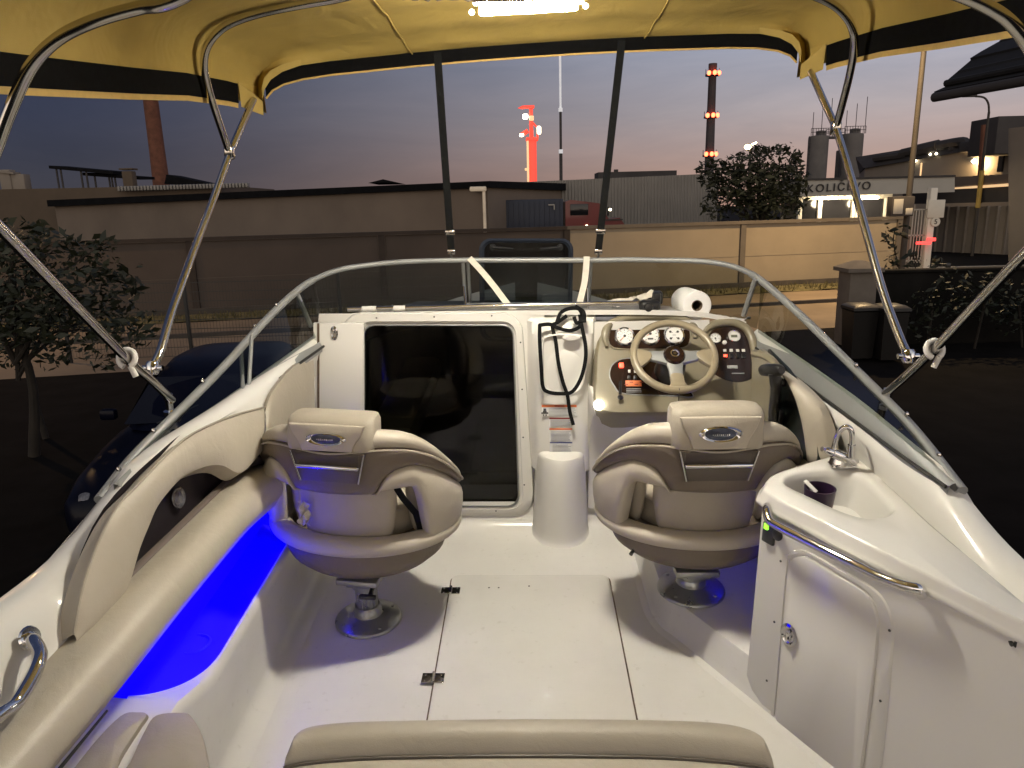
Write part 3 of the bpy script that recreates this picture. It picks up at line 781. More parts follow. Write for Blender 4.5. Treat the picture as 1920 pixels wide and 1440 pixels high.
# moulded hoods: thick tan brows over the two upper panels
for nm, pl, r in (('instrument_hood', [(1138, 650), (1134, 628), (1144, 608), (1170, 597), (1210, 593), (1252, 593), (1284, 600), (1302, 615), (1303, 634)], .017),
                  ('switch_hood', [(1321, 622), (1334, 610), (1356, 605), (1380, 606), (1401, 618), (1412, 642), (1418, 680), (1419, 712), (1412, 728)], .017)):
    q = cat([D(x, y, .008) for x, y in pl], 34)
    rr = [r*min(1, .45+min(i, 33-i)*.12) for i in range(34)]
    part(nm, M().tube(q, rr, 12), TAN, console)
m = M().tube(DPoly([(x, y) for x, y in P1], .004, 60), .0035, 8, closed=True); part('panel_rim', m, TAN, console)
m = M().tube(DPoly([(x, y) for x, y in P3], .003, 60), .003, 8, closed=True); part('panel_rim', m, ALUD, console)
# gauges
def gauge(px, py, r, kind):
    c = D(px, py, .006); m = M()
    m.lathe([(r*1.18, 0), (r*1.20, .006), (r*1.10, .010), (r*.98, .007), (r*.96, .003)], c, DN, 30, 0)
    m.lathe([(r*.97, .003), (0, .0032)], c, DN, 30, 1)
    def onface(u, v, h=.0045): return c+DU*u+DV*v+DN*h
    def bar(u0, v0, u1, v1, w, mi, h=.0045):
        d = V((u1-u0, v1-v0)); n = V((-d.y, d.x)).normalized()*w/2
        m.quad(onface(u0+n.x, v0+n.y, h), onface(u0-n.x, v0-n.y, h), onface(u1-n.x, v1-n.y, h), onface(u1+n.x, v1+n.y, h), mi)
    if kind == 'dial':
        for i in range(9):
            a = rad(225-270*i/8); bar(r*.68*math.cos(a), r*.68*math.sin(a), r*.86*math.cos(a), r*.86*math.sin(a), r*.07, 2)
        for i in range(0, 9, 1):
            a = rad(225-270*i/8); bar(r*.48*math.cos(a)-r*.05, r*.48*math.sin(a), r*.48*math.cos(a)+r*.07, r*.48*math.sin(a), r*.10, 3)
        a = rad(228); bar(-r*.1*math.cos(a), -r*.1*math.sin(a), r*.75*math.cos(a), r*.75*math.sin(a), r*.06, 4, .006)
        m.lathe([(r*.16, .006), (r*.16, .008), (0, .009)], c, DN, 14, 2)
    if kind == 'odo':
        for i in range(9):
            a = rad(225-270*i/8); bar(r*.68*math.cos(a), r*.68*math.sin(a), r*.86*math.cos(a), r*.86*math.sin(a), r*.07, 2)
        bar(-r*.32, -r*.42, r*.32, -r*.42, r*.22, 2); m.lathe([(r*.17, .006), (r*.17, .008), (0, .009)], c+DV*r*.25, DN, 14, 2)
        bar(0, r*.25, -r*.45, -r*.1, r*.06, 4, .006)
    if kind == 'quad':
        for su in (-1, 1):
            for sv in (-1, 1):
                m.lathe([(r*.15, .0042), (0, .0046)], c+DU*su*r*.42+DV*sv*r*.42, DN, 10, 2)
                bar(su*r*.42, sv*r*.42, su*r*.18, sv*r*.30, r*.06, 2, .005)
        for sv in (-.06, .05): bar(-r*.2, sv*r, r*.2, sv*r, r*.05, 3)
    if kind == 'small':
        bar(0, 0, r*.1, -r*.6, r*.12, 2); m.lathe([(r*.2, .004), (0, .006)], c, DN, 10, 2)
        for i in range(5):
            a = rad(180-180*i/4); bar(r*.6*math.cos(a), r*.6*math.sin(a), r*.82*math.cos(a), r*.82*math.sin(a), r*.1, 2)
    if kind == 'lcd':
        bar(-r*.55, 0, r*.55, 0, r*.5, 5, .0045)
        for i in range(4): bar(r*(-.4+.25*i), 0, r*(-.26+.25*i), 0, r*.3, 2, .005)
    return part('gauge', m, [CHROME, DIAL, PRINT, PRINTG, ORANGE, LCD], console)
gauge(1171, 631, .0345, 'dial'); gauge(1219, 630, .0345, 'odo'); gauge(1264, 629, .036, 'quad'); gauge(1341, 635, .020, 'small'); gauge(1376, 631, .0235, 'lcd')
# switches, lamps and labels on the panels
def dbox(px, py, w, h, t, mt, name, off=.005, bev=.001):
    c = D(px, py, off+t/2); R = Matrix((DU, DV, DN)).transposed()
    return part(name, M().box(c, (w, h, t), bev=bev, rot=R), mt, console)
for x in (1359, 1371, 1383, 1394):
    dbox(x, 657, .013, .012, .003, WHITEP if x != 1359 else LABELW, 'switch_label'); dbox(x, 667, .014, .022, .008, BLACK, 'rocker_switch', bev=.003)
dbox(1360, 667.5, .013, .010, .0105, LEDRED, 'indicator_lamp')
dbox(1373, 688, .042, .014, .004, PRINTG, 'radio_display'); dbox(1384, 700, .05, .004, .004, PRINTG, 'radio_slot')
part('key_switch', M().lathe([(.009, 0), (.009, .008), (0, .010)], D(1358, 643, .005), DN, 14), WHITEP, console)
dbox(1165, 685, .019, .022, .009, LEDRED, 'breaker_lamp', bev=.004)
for x in (1180, 1191): dbox(x, 696, .010, .013, .004, WHITEP, 'switch_label'); dbox(x, 708, .013, .020, .008, BLACK, 'rocker_switch', bev=.003)
o = dbox(1188, 719, .064, .026, .003, ORANGE, 'engine_label')
for i in range(4): dbox(1174+i*9.5, 719+(-2 if i % 2 else 2), .014, .003, .0042, MAROON, 'label_print', bev=0)
for y in (729, 732, 735): dbox(1188, y, .058, .002, .0042, PRINTG, 'label_print', bev=0)
m = M(); m.tube([D(1163, 715, .004), D(1163, 738, .012)], .006, 8); m.lathe([(0, 0), (.012, .008), (0, .03)], D(1163, 746, .012), DN, 10); part('key', m, BLACK, console)
part('courtesy_light', M().lathe([(.020, 0), (.019, .004), (0, .006)], V((x0+.022, 2.757, .652)), (-.25, -1, .35), 18), LEDCOURT)

# steering wheel
WCN = BY(1264, 667, 2.735); WN = V((0, -math.cos(rad(49)), math.sin(rad(49)))); WV = V((0, math.sin(rad(49)), math.cos(rad(49))))
RW = .1535
m = M().tube([WCN+(DU*math.cos(a)+WV*math.sin(a))*RW for a in frange(0, 2*PI*63/64, 64)], .0148, 14, closed=True)
wheel = part('steering_wheel', m, TANW)
def wp(u, v, h=0): return WCN+DU*u*RW+WV*v*RW+WN*h
def spoke(pl, d0, d1, mt, nm):
    q = [wp(u, v, d0) for u, v in pl]; part(nm, M().prism(cat(q, 36, True), WN*(d1-d0), bev=.005), mt, wheel)
for sx in (-1, 1):
    spoke([(sx*.97, .16), (sx*.62, .12), (sx*.55, .0), (sx*.62, -.14), (sx*.86, -.34), (sx*.97, -.30)], -.010, .008, TANW, 'spoke_cover')
    spoke([(sx*.66, .13), (sx*.4, .14), (sx*.15, .12), (sx*.12, -.22), (sx*.3, -.2), (sx*.66, -.07)], -.012, .004, ALU, 'spoke')
spoke([(-.18, -.1), (.18, -.1), (.17, -.4), (.13, -.62), (-.13, -.62), (-.17, -.4)], -.012, .004, ALU, 'spoke')
spoke([(-.14, -.55), (.14, -.55), (.17, -.78), (.24, -.97), (-.22, -.97), (-.16, -.78)], -.010, .008, TANW, 'spoke_cover')
m = M().lathe([(.040, -.01), (.042, .006), (.036, .014), (.0, .017)], WCN, WN, 30); part('wheel_hub', m, BURL, wheel)
m = M().lathe([(.016, .016), (.017, .020), (.013, .021), (.011, .0175)], WCN, WN, 24)
for k in (-1, 0, 1): m.box(WCN+WN*.0185+WV*k*.0045, (.014-.004*abs(k), .002, .002), rot=Matrix((DU, WN, WV)).transposed())
part('hub_badge', m, CHROME, wheel)
m = M().lathe([(.060, -.11), (.055, -.05), (.045, -.02), (.030, -.008)], WCN, WN, 24); part('column_boot', m, BLACK, wheel)
m = M().tube([wp(.0, -.98, .012), wp(.0, -1.02, .017), wp(.005, -1.09, .0), wp(.01, -1.2, -.04)], .0018, 6); part('rim_tie', m, TAUPE, wheel)

# ---- windshield
RL = [BY(868, 488, 3.22), BY(800, 489, 3.21), BY(740, 492, 3.19), BY(690, 497, 3.16), BY(640, 505, 3.10), BY(600, 519, 3.02), BY(560, 543, 2.92), BY(500, 599, 2.72),
      BY(420, 687, 2.43), BY(330, 777, 2.13), BY(250, 857, 1.93), BY(186, 938, 1.745)]
RR = [BY(1108, 488, 3.22), BY(1180, 487, 3.21), BY(1240, 488, 3.19), BY(1300, 489, 3.15), BY(1350, 494, 3.09), BY(1390, 505, 3.02), BY(1428, 527, 2.93), BY(1500, 590, 2.72),
      BY(1580, 669, 2.46), BY(1660, 749, 2.19), BY(1720, 813, 2.0), BY(1804, 921, 1.735)]
wsroot_m = M(); pL = cat(RL, 60); pR = cat(RR, 60)
full = pL[::-1] + pR
wsroot_m.tube(full, [.011 if 30 < i < 90 else .0145 for i in range(len(full))], 10)
ws = part('windshield', wsroot_m, ALU)
# deck-side channels of the two side panes
def ystrip(f1, f0, y0, y1, n=30):
    mm = M(); rows = []
    for y in frange(y0, y1, n):
        a, b = f1(y), f0(y); a = a.lerp(b, max(0, min(.55, (y-2.6)*2))); nn = V((0, 0, 0)); up = V((0, 0, .004))
        rows.append([a+V((0, 0, -.02)), a+up, a.lerp(b, .5)+up*1.6, b+up, b+V((0, 0, -.02))])
    return mm.grid(rows)
part('base_channel', ystrip(L_S1, L_S0, 1.735, 2.92), ALU, ws)
part('base_channel', ystrip(R_S1, R_S0, 1.735, 2.96), ALU, ws)
part('base_gasket', M().tube([L_S0(y)+V((.004, 0, 0)) for y in frange(1.74, 3.0, 30)], .005, 6), RUBBER, ws)
part('base_gasket', M().tube([R_S0(y)+V((-.004, 0, 0)) for y in frange(1.74, 3.0, 30)], .005, 6), RUBBER, ws)
def pane(top, bot, nm='glass_pane', mt=GLASS):
    return part(nm, M().grid([top, bot]), mt, ws)
ysid = frange(1.76, 2.98, 26)
def rail_at(pts, y):
    for a, b in zip(pts, pts[1:]):
        if min(a.y, b.y) <= y <= max(a.y, b.y):
            return a.lerp(b, (y-a.y)/(b.y-a.y) if abs(b.y-a.y) > 1e-6 else 0)
    return pts[-1] if y < 2 else pts[0]
for pts, fn in ((pL, L_S1), (pR, R_S1)):
    ys2 = frange(1.76, 2.935, 26)
    pane([rail_at(pts, y) for y in ys2], [fn(y)+V((0, 0, .002)) for y in ys2])
# front panes: from the rail down to the dash, raked forward
def frontbase(p): return V((p.x*1.03, p.y+.20-.10*abs(p.x)**2, .905))
fl_ = [p for p in pL if p.y > 2.9]; fr_ = [p for p in pR if p.y > 2.9]
pane(fl_, [frontbase(p)if p.y > 3.0 else frontbase(p).lerp(L_S1(2.98), .6) for p in fl_]); pane(fr_, [frontbase(p) if p.y > 3.0 else frontbase(p).lerp(R_S1(2.98), .6) for p in fr_])
ct = [pL[0], pR[0]]
pane(ct, [frontbase(p) for p in ct])
# centre opening frame: two double posts and a top bar
for p, sx in ((pL[0], 1), (pR[0], -1)):
    b = frontbase(p)
    part('centre_post', M().tube([p, b], .009, 8), ALUD, ws)
    part('centre_post', M().tube([p+V((sx*.020, .004, 0)), b+V((sx*.020, .004, 0))], .009, 8), ALUD, ws)
    part('post_gasket', M().tube([p+V((sx*.010, -.004, 0)), b+V((sx*.010, -.004, 0))], .004, 6), RUBBER, ws)
part('centre_top_bar', M().tube([pL[0], pL[0].lerp(pR[0], .5)+V((0, .004, 0)), pR[0]], .0115, 10), ALU, ws)
a, b = frontbase(pL[0]), frontbase(pR[0])
part('base_bar', M().tube([a, b], .012, 8), ALUD, ws)
part('base_bar', M().tube([a+V((0, -.06, .03)), b+V((.0, -.06, .03))], .010, 8), ALUD, ws)
# corner posts and the vent window bars on the left
part('corner_post', M().tube([BY(556, 549, 2.91), BY(583, 612, 2.96)], .011, 8), ALU, ws)
part('corner_post', M().tube([BY(1416, 524, 2.93), BY(1394, 592, 2.99)], .011, 8), ALU, ws)
for (x0_, y0_, x1_, y1_) in ((472, 630, 410, 728), (452, 655, 400, 738)):
    t = BY(x0_, y0_, 2.60); bq = L_S1(2.42 if x0_ > 460 else 2.38)
    part('vent_bar', M().tube([t, bq], .007, 8), ALU, ws)
# small rail studs
for i, (px, py, y) in enumerate(((520, 578, 2.79), (480, 618, 2.66), (382, 722, 2.29), (290, 815, 2.02), (225, 888, 1.85), (1545, 634, 2.58), (1605, 692, 2.37), (1760, 862, 1.87), (1700, 785, 2.06))):
    part('rail_stud', M().lathe([(.006, 0), (.007, .006), (.004, .012), (0, .013)], BY(px, py, y)+V((0, 0, .008)), (-.2, 0, 1), 10), STEEL, ws)
# telescopic stays of the centre pane
for (xa, ya, xb, yb) in ((869, 537, 874, 576), (1101, 540, 1103, 606)):
    part('stay', M().tube([BY(xa, ya, 3.12), BY(xb, yb, 3.06)], .004, 8), CHROME, ws)

# ---- cabin hatch standing open on the foredeck
YH = 4.25
oh = rr_px(898, 447, 1075, 640, 22, 900, 1072); ih = rr_px(908, 455, 1066, 632, 16, 909, 1064)
m = M(); m.loops([plane_y(oh, YH+.02), plane_y(oh, YH-.015), plane_y([((a[0]+b[0])/2, (a[1]+b[1])/2) for a, b in zip(oh, ih)], YH-.026), plane_y(ih, YH-.015), plane_y(ih, YH+.02), plane_y(oh, YH+.02)])
dh = part('deck_hatch', m, HATCHF)
m = M(); q = plane_y(ih, YH); m.add(q, [list(range(len(q)))]); part('hatch_pane', m, GLASSD, dh)
for (x, sx) in ((924, 1), (1050, -1)):
    m = M(); c = BY(x, 463, YH-.02); m.lathe([(.018, 0), (.018, .02), (.0, .024)], c, (0, -1, 0), 14)
    e = BY(x+sx*38, 467, YH-.035); m.tube([c+V((0, -.018, 0)), e], [.010, .007], 8); part('hatch_latch', m, RUBBER, dh)

# ---- wet bar
WBP = V((.68, 1.89, 0)); WBS = V((.504, -.864, 0)); WBN = V((-.864, -.504, 0))
def WB(px, py, off=0): return BP(px, py, WBP, WBN, off)
def wbl(s, z, off=0): return WBP+WBS*s+V((0, 0, z))+WBN*off
ZT = .69
plan = [BZ(x, y, ZT) for x, y in ((1428, 916), (1432, 901), (1442, 890), (1465, 880), (1519, 863), (1570, 850), (1605, 842), (1628, 846))]+[V((1.035, 2.0, 0)), V((1.04, 1.75, 0)), V((1.048, 1.5, 0)), V((1.06, 1.22, 0)), V((1.09, 1.165, 0)), V((1.06, 1.215, 0)), V((.88, 1.525, 0)), V((.76, 1.732, 0)), V((.69, 1.853, 0))]
basin = [BZ(x, y, ZT) for x, y in ((1470, 902), (1478, 894), (1494, 888), (1528, 883), (1556, 881), (1582, 882), (1606, 887), (1624, 897), (1650, 920), (1672, 943), (1676, 956), (1660, 966), (1632, 969), (1605, 966), (1567, 953), (1520, 931), (1480, 912))]
bc = sum(basin, V())/len(basin); bc.z = 0
NB = 72
def dense(pl, closed=True): return arc_resample(pl, 400, True)
outd = dense([V((p.x, p.y, 0)) for p in plan]); ind = dense(cat([V((p.x, p.y, 0)) for p in basin], 120, True))
def at_ang(pts, a):
    best = None; d = V((math.cos(a), math.sin(a), 0)); far = None
    for i in range(len(pts)):
        p, q = pts[i]-bc, pts[(i+1) % len(pts)]-bc
        den = (q.x-p.x)*d.y-(q.y-p.y)*d.x
        if abs(den) < 1e-12: continue
        u = (p.y*d.x-p.x*d.y)/den
        if 0 <= u <= 1:
            h = p.lerp(q, u); t = h.dot(d)
            if t > 0 and (best is None or t < best): best = t
    return bc + d*(best or .05)
oo = arc_resample([V((p.x, p.y, 0)) for p in plan], NB, True)
angs = [math.atan2((p-bc).y, (p-bc).x) for p in oo]
ii = [at_ang(ind, a) for a in angs]
def insx(p, k):
    c = V((.90, 1.70, 0)); return p+(c-p).normalized()*k
def lvl(pts, z, k=0): return [V((insx(p, k).x, insx(p, k).y, z)) for p in pts]
def shrink(pts, k, z): return [V((bc.x+(p.x-bc.x)*k, bc.y+(p.y-bc.y)*k, z)) for p in pts]
m = M()
m.loops([lvl(oo, .640, .012), lvl(oo, .640, -.008), lvl(oo, .644, -.013), lvl(oo, .651, -.013), lvl(oo, .656, -.008), lvl(oo, .661, -.003), lvl(oo, .680, .003), lvl(oo, .6875, .008), lvl(oo, .690, .016),
         [V((a.x*.3+b.x*.7, a.y*.3+b.y*.7, .690)) for a, b in zip(lvl(oo, 0, .016), shrink(ii, 1.08, 0))],
         shrink(ii, 1.06, .6895), shrink(ii, 1.0, .684), shrink(ii, .96, .666), shrink(ii, .90, .62), shrink(ii, .80, .586), shrink(ii, .55, .572), shrink(ii, .2, .568)], 0, False, True)
wb = part('wet_bar', m, GEL)
# cabinet carcass: face towards the cockpit
m = M(); cp = [V((p.x, p.y, 0)) for p in plan]
cb = arc_resample(cp, 60, True)
m.loops([lvl(cb, .0, .012), lvl(cb, .10, .012), lvl(cb, .30, .012), lvl(cb, .58, .009), lvl(cb, .645, .007)], 0)
part('cabinet_body', m, GEL, wb)
# door: proud surround, dark joint, inset panel
def face_loop(pl, off, n=60): return cat([WB(x, y, off) for x, y in pl], n, True)
dout = [(1469, 1052), (1478, 1038), (1496, 1030), (1520, 1034), (1580, 1068), (1632, 1096), (1662, 1124), (1677, 1160), (1680, 1200), (1668, 1320), (1655, 1450), (1640, 1560), (1600, 1560), (1500, 1425), (1462, 1380), (1450, 1345), (1450, 1310), (1460, 1180)]
din = [(1481, 1056), (1488, 1042), (1504, 1036), (1522, 1040), (1578, 1074), (1622, 1100), (1644, 1126), (1653, 1160), (1652, 1200), (1638, 1320), (1622, 1440), (1610, 1530), (1590, 1530), (1505, 1412), (1470, 1370), (1456, 1345), (1458, 1310), (1469, 1180)]
a = face_loop(dout, 0, 90); b = face_loop(din, 0, 90)
m = M(); m.loops([[p+WBN*-.012 for p in a], [p+WBN*.004 for p in a], [p.lerp(q, .15)+WBN*.009 for p, q in zip(a, b)], [p.lerp(q, .9)+WBN*.009 for p, q in zip(a, b)], [q+WBN*.002 for q in b]])
part('door_surround', m, GEL, wb)
m = M(); m.add([q+WBN*.001 for q in b], [list(range(len(b)))]); part('door_joint', m, SEAM, wb)
c = sum(b, V())/len(b); m = M(); m.loops([[c+(q-c)*.974+WBN*.0005 for q in b], [c+(q-c)*.972+WBN*.009 for q in b], [c+(q-c)*.958+WBN*.012 for q in b]], 0, False, True)
part('cabinet_door', m, GEL, wb)
m = M(); lc_ = WB(1480, 1190, .012); m.lathe([(.026, 0), (.028, .004), (.022, .007), (.018, .003), (0, .003)], V(), WBN, 28)
m.v = [V((p.x, p.y, p.z*1.25))+lc_ for p in m.v]; m.box(lc_+WBN*.007+V((0, 0, -.002)), (.012, .012, .030), bev=.003); m.lathe([(.006, .006), (.007, .012), (0, .013)], lc_+V((0, 0, .014)), WBN, 12)
part('door_latch', m, CHROME, wb)
m = M().lathe([(.008, .010), (.006, .012), (0, .012)], lc_+V((0, 0, -.004)), WBN, 10); part('latch_keyhole', m, BLACK, wb)
for (px, py) in ((1464, 1052), (1452, 1166), (1438, 1276), (1668, 1182), (1651, 1314), (1478, 1381)):
    part('screw', M().lathe([(0, .003), (.0032, .002), (.0036, 0)], WB(px, py, .009), WBN, 8), PRINT, wb)
# handrail
hr = [WB(1439, 950, .006), WB(1438, 958, .03), WB(1441, 972, .045), WB(1452, 983, .05), WB(1520, 1018, .052), WB(1600, 1058, .052), WB(1644, 1080, .050), WB(1690, 1097, .046), WB(1722, 1104, .035), WB(1729, 1112, .012), WB(1729, 1116, -.002)]
part('handrail', M().tube(cat(hr, 60), .0125, 14), CHROME, wb)
m = M().box(WB(1442, 1000, .006), (.042, .012, .062), bev=.004, rot=Matrix((WBS, -WBN, V((0, 0, 1)))).transposed())
part('switch_plate', m, BLACK, wb)
part('switch_lamp', M().box(WB(1437, 987, .014), (.014, .008, .018), bev=.002, rot=Matrix((WBS, -WBN, V((0, 0, 1)))).transposed()), LEDGREEN, wb)
m = M().lathe([(.018, 0), (.018, .010), (.012, .014), (0, .015)], WB(1461, 1001, 0), WBN, 16); m.v = [p for p in m.v]; part('socket_cap', m, BLACK, wb)
# faucet
fb = BZ(1574, 874, ZT+.002)
m = M().box(fb+V((.008, .0, .004)), (.075, .042, .008), bev=.003); m.lathe([(.026, .006), (.024, .02), (.020, .03), (.018, .042), (0, .046)], fb+V((-.006, 0, 0)), seg=20)
fauc = part('faucet', m, CHROME, wb)
yf = fb.y-.012
A_ = BY(1548, 843, yf); B_ = BY(1608, 868, yf-.01)
m = M().tube([A_, A_.lerp(B_, .06), A_.lerp(B_, .22), A_.lerp(B_, .23), A_.lerp(B_, .74), A_.lerp(B_, .75), A_.lerp(B_, .95), B_], [.007, .0105, .0115, .0155, .0155, .0125, .0125, .008], 16)
m.tube([A_+V((-.012, -.004, .004)), A_], [.008, .006], 8)
part('faucet_body', m, CHROME, fauc)
sp_ = [BY(1562, 848, yf+.004), BY(1565, 832, yf+.004), BY(1572, 812, yf), BY(1584, 801, yf-.006), BY(1594, 804, yf-.012), BY(1598, 818, yf-.014), BY(1597, 840, yf-.014)]
m = M().tube(cat(sp_, 30), .0080, 12); m.tube([BY(1597, 834, yf-.014), BY(1596, 856, yf-.014)], .0115, 14)
part('spout', m, CHROME, fauc)

# small black fitting on the right gunwale
m = M(); c = BX(1914, 1198, 1.02); m.box(c, (.03, .02, .04), bev=.006); m.tube([c+V((-.02, 0, -.012)), c+V((.02, 0, .0))], .006, 8); part('cleat', m, BLACK)
# ================================================================ HELM SEATS
def keyf(keys):
    """smooth (monotone cubic) curve through (x, value) keys, even in x"""
    n = len(keys); X = [k[0] for k in keys]; Y = [k[1] for k in keys]
    d = [(Y[i+1]-Y[i])/(X[i+1]-X[i]) for i in range(n-1)]
    m = [0.0]+[0 if d[i-1]*d[i] <= 0 else 2*d[i-1]*d[i]/(d[i-1]+d[i]) for i in range(1, n-1)]+[d[-1]]
    def f(x):
        x = abs(x)
        if x <= X[0]: return Y[0]
        if x >= X[-1]: return Y[-1]
        for i in range(n-1):
            if x <= X[i+1]: break
        h = X[i+1]-X[i]; t = (x-X[i])/h
        return (2*t**3-3*t*t+1)*Y[i]+(t**3-2*t*t+t)*h*m[i]+(-2*t**3+3*t*t)*Y[i+1]+(t**3-t*t)*h*m[i+1]
    return f
def ring_sweep(phis, a, b, cy, thick, zlo, zhi, dz=0, n=18, pw=3.0, endtaper=True, mi=0):
    m = M(); ls = []
    for i, ph in enumerate(phis):
        r = rad(ph); c = V((a*math.sin(r), cy-b*math.cos(r), 0)); nn = V((math.sin(r)/a, -math.cos(r)/b, 0)).normalized()
        th = thick(ph) if callable(thick) else thick
        lo, hi = zlo(ph)-dz, zhi(ph)-dz; zc = (lo+hi)/2; hz = max(.002, (hi-lo)/2)
        k = 1.0
        if endtaper:
            e = min(i, len(phis)-1-i); k = (0.45, .78, .94)[e] if e < 3 else 1.0
        l = []
        for j in range(n):
            t = 2*PI*j/n; cs, sn = math.cos(t), math.sin(t)
            u = math.copysign(abs(cs)**(2/pw), cs)*th/2*k; w = math.copysign(abs(sn)**(2/pw), sn)*hz*(k if endtaper else 1)
            l.append(c+nn*u+V((0, 0, zc+w)))
        ls.append(l)
    return m.loops(ls, mi, True, True)

def make_seat(label, loc, yaw, zf, side, strap=False):
    """zf: height of the surface it stands on; side = -1 left, +1 right"""
    root = thing('helm_seat', label, 'boat seat', loc, 'swivelling bucket seats of the cockpit', 'B')
    root.rotation_mode = 'QUATERNION'
    root.rotation_quaternion = (ROT @ Matrix.Rotation(yaw, 3, 'Z')).to_quaternion()
    klo, kup = (1.20, .82) if side < 0 else (1.085, 1.0)
    def p(name, m, mt, parent=None, sm=45):
        if not name.startswith(('pedestal', 'swivel', 'lever')):      # the left seat is set lower and squatter on its post
            for v in m.v:
                z = v.z+zf
                if z < .60: v.z = .60-(.60-z)*klo-zf
                elif z > .74: v.z = .74+(z-.74)*kup-zf
        return obj(name, m, mt, parent or root, 'L', sm)
    zt = keyf([(0, .79), (28, .80), (42, .787), (54, .757), (66, .708), (78, .648), (92, .588), (108, .545), (124, .515)])
    zbrown = keyf([(0, .592), (24, .592), (29, .635), (36, .664), (46, .672), (58, .652), (70, .615), (82, .578), (95, .545), (124, .49)])
    capt = keyf([(0, .05), (34, .052), (50, .046), (64, .036), (80, .026), (100, .018), (124, .014)])
    def warp(m):
        """narrow the shell towards its top and bottom so that its outline is round"""
        for v in m.v:
            z = v.z+zf; d = z-.555; k = 1-(1.3*d*d if d > 0 else 2.0*d*d); v.x *= max(.6, k)
        return m
    ph = frange(-124, 124, 63)
    p('back_band', warp(ring_sweep(ph, .314, .235, .055, .062, zbrown, lambda q: zt(q)-capt(q)+.006, zf)), BAND)
    p('back_cap', warp(ring_sweep(frange(-123, 123, 63), .311, .232, .055, keyf([(0, .068), (70, .068), (110, .060), (124, .05)]), lambda q: zt(q)-capt(q)-.004, lambda q: zt(q)+.010, zf, pw=2.2)), VINYL)
    m = M(); pts = []
    for q in frange(-116, 116, 70):
        r = rad(q); nn = V((math.sin(r)/.314, -math.cos(r)/.235, 0)).normalized()
        pts.append(V((.314*math.sin(r), .055-.235*math.cos(r), zt(q)-capt(q)-zf-.001))+nn*.0345)
    p('cap_piping', warp(M().tube(pts, .0035, 6)), VINYL2)
    plo = keyf([(0, .604), (44, .603), (49, .585), (54, .48), (60, .41), (126, .40)])
    for sx in (-1, 1):
        phs = [sx*q for q in frange(22, 125, 44)]
        m = ring_sweep(phs, .314, .235, .055, keyf([(0, .060), (30, .064), (48, .067), (70, .072), (100, .074), (126, .066)]), lambda q: min(plo(q), zbrown(q)-.004), lambda q: zbrown(q)+.004, zf, pw=2.6)
        p('armrest', warp(m), VINYL)
    p('seat_rim', warp(ring_sweep(frange(-126, 126, 61), .314, .226, .055, keyf([(0, .075), (60, .080), (126, .075)]), keyf([(0, .404), (126, .404)]), keyf([(0, .453), (60, .450), (126, .425)]), zf, pw=2.5)), VINYL)
    m = M(); ls = []
    for z, s in ((.300, .46), (.305, .66), (.322, .86), (.348, .98), (.372, 1.02), (.408, 1.03), (.414, .9)):
        ls.append([V((.280*s*math.cos(a), .055+.245*s*math.sin(a), z-zf)) for a in frange(0, 2*PI*47/48, 48)])
    m.loops(ls, 0, True, True); p('seat_pan', m, BAND)
    m = M(); ls = []
    for z, s in ((.39, .92), (.45, .90), (.482, .84), (.49, .7), (.492, .2)):
        ls.append([V((.225*s*math.cos(a), .10+.205*s*math.sin(a), z-zf)) for a in frange(0, 2*PI*47/48, 48)])
    m.loops(ls, 0, True, True); p('seat_cushion', m, VINYL2)
    p('back_cushion', ring_sweep(frange(-44, 44, 26), .235, .150, .03, keyf([(0, .07), (47, .05)]), keyf([(0, .42), (84, .42)]), keyf([(0, .79), (40, .78), (84, .70)]), zf, pw=2.6), VINYL2)
    for sx in (-1, 1):
        p('side_wing', ring_sweep([sx*q for q in frange(52, 104, 20)], .235, .150, .06, keyf([(0, .06), (104, .05)]), keyf([(0, .42), (84, .42)]), keyf([(0, .78), (60, .74), (104, .60)]), zf, pw=2.6), VINYL2)
    # headrest
    m = M(); ls = []
    def hl(w, d, yc, z, r=.03): return [V((q[0], yc+q[1], z-zf)) for q in rrect2(w, d, r, 6)]
    for w, d, yc, z in ((.262, .085, -.150, .738), (.278, .105, -.152, .744), (.284, .112, -.150, .765), (.284, .112, -.144, .80), (.282, .106, -.136, .842), (.272, .092, -.130, .858), (.23, .06, -.126, .864)):
        ls.append(hl(w, d, yc, z))
    m.loops(ls, 0, True, True); head = p('headrest', m, VINYL2)
    fr = lambda x, z: V((x, -.2065+(z-.76)*.155-.0012, z-zf))
    q = [fr(-.100, .874), fr(.100, .874), fr(.098, .866), fr(.066, .764), (fr(-.066, .764)), fr(-.098, .866)]
    q = [fr(-.122, .846), fr(0, .848), fr(.122, .846), fr(.112, .815), fr(.092, .78), fr(.080, .748), fr(0, .747), fr(-.080, .748), fr(-.092, .78), fr(-.112, .815)]
    m = M().prism(q, (0, -.007, 0), bev=.006); p('headrest_panel', m, VINYL, head)
    # oval badge
    c = fr(0, .797)+V((0, -.007, 0)); m = M()
    m.lathe([(.054, 0), (.060, .006), (.054, .012), (.046, .009), (.042, .004)], V(), (0, -1, 0), 36, 0)
    m.lathe([(.044, .0045), (.02, .007), (0, .0075)], V(), (0, -1, 0), 36, 1)
    for k in range(9): m.box((-.022+.0055*k, -.009, .0005*math.sin(k)), (.0028, .003, .006+.003*((k*7) % 3)), 0)
    m.box((0, -.0085, -.010), (.04, .002, .0015), 0)
    m.v = [V((v.x*1.1, v.y, v.z*.42))+c for v in m.v]; p('badge', m, [CHROME, EMBL], head)
    # tool-slot recess with chrome bar
    yr = -.2115
    m = M().prism([V((-.118, -.165, .742-zf)), V((.118, -.165, .742-zf)), V((.092, -.165, .642-zf)), V((-.092, -.165, .642-zf))], (0, yr+.165, 0), bev=.003)
    rec = p('back_recess', m, TAUPE)
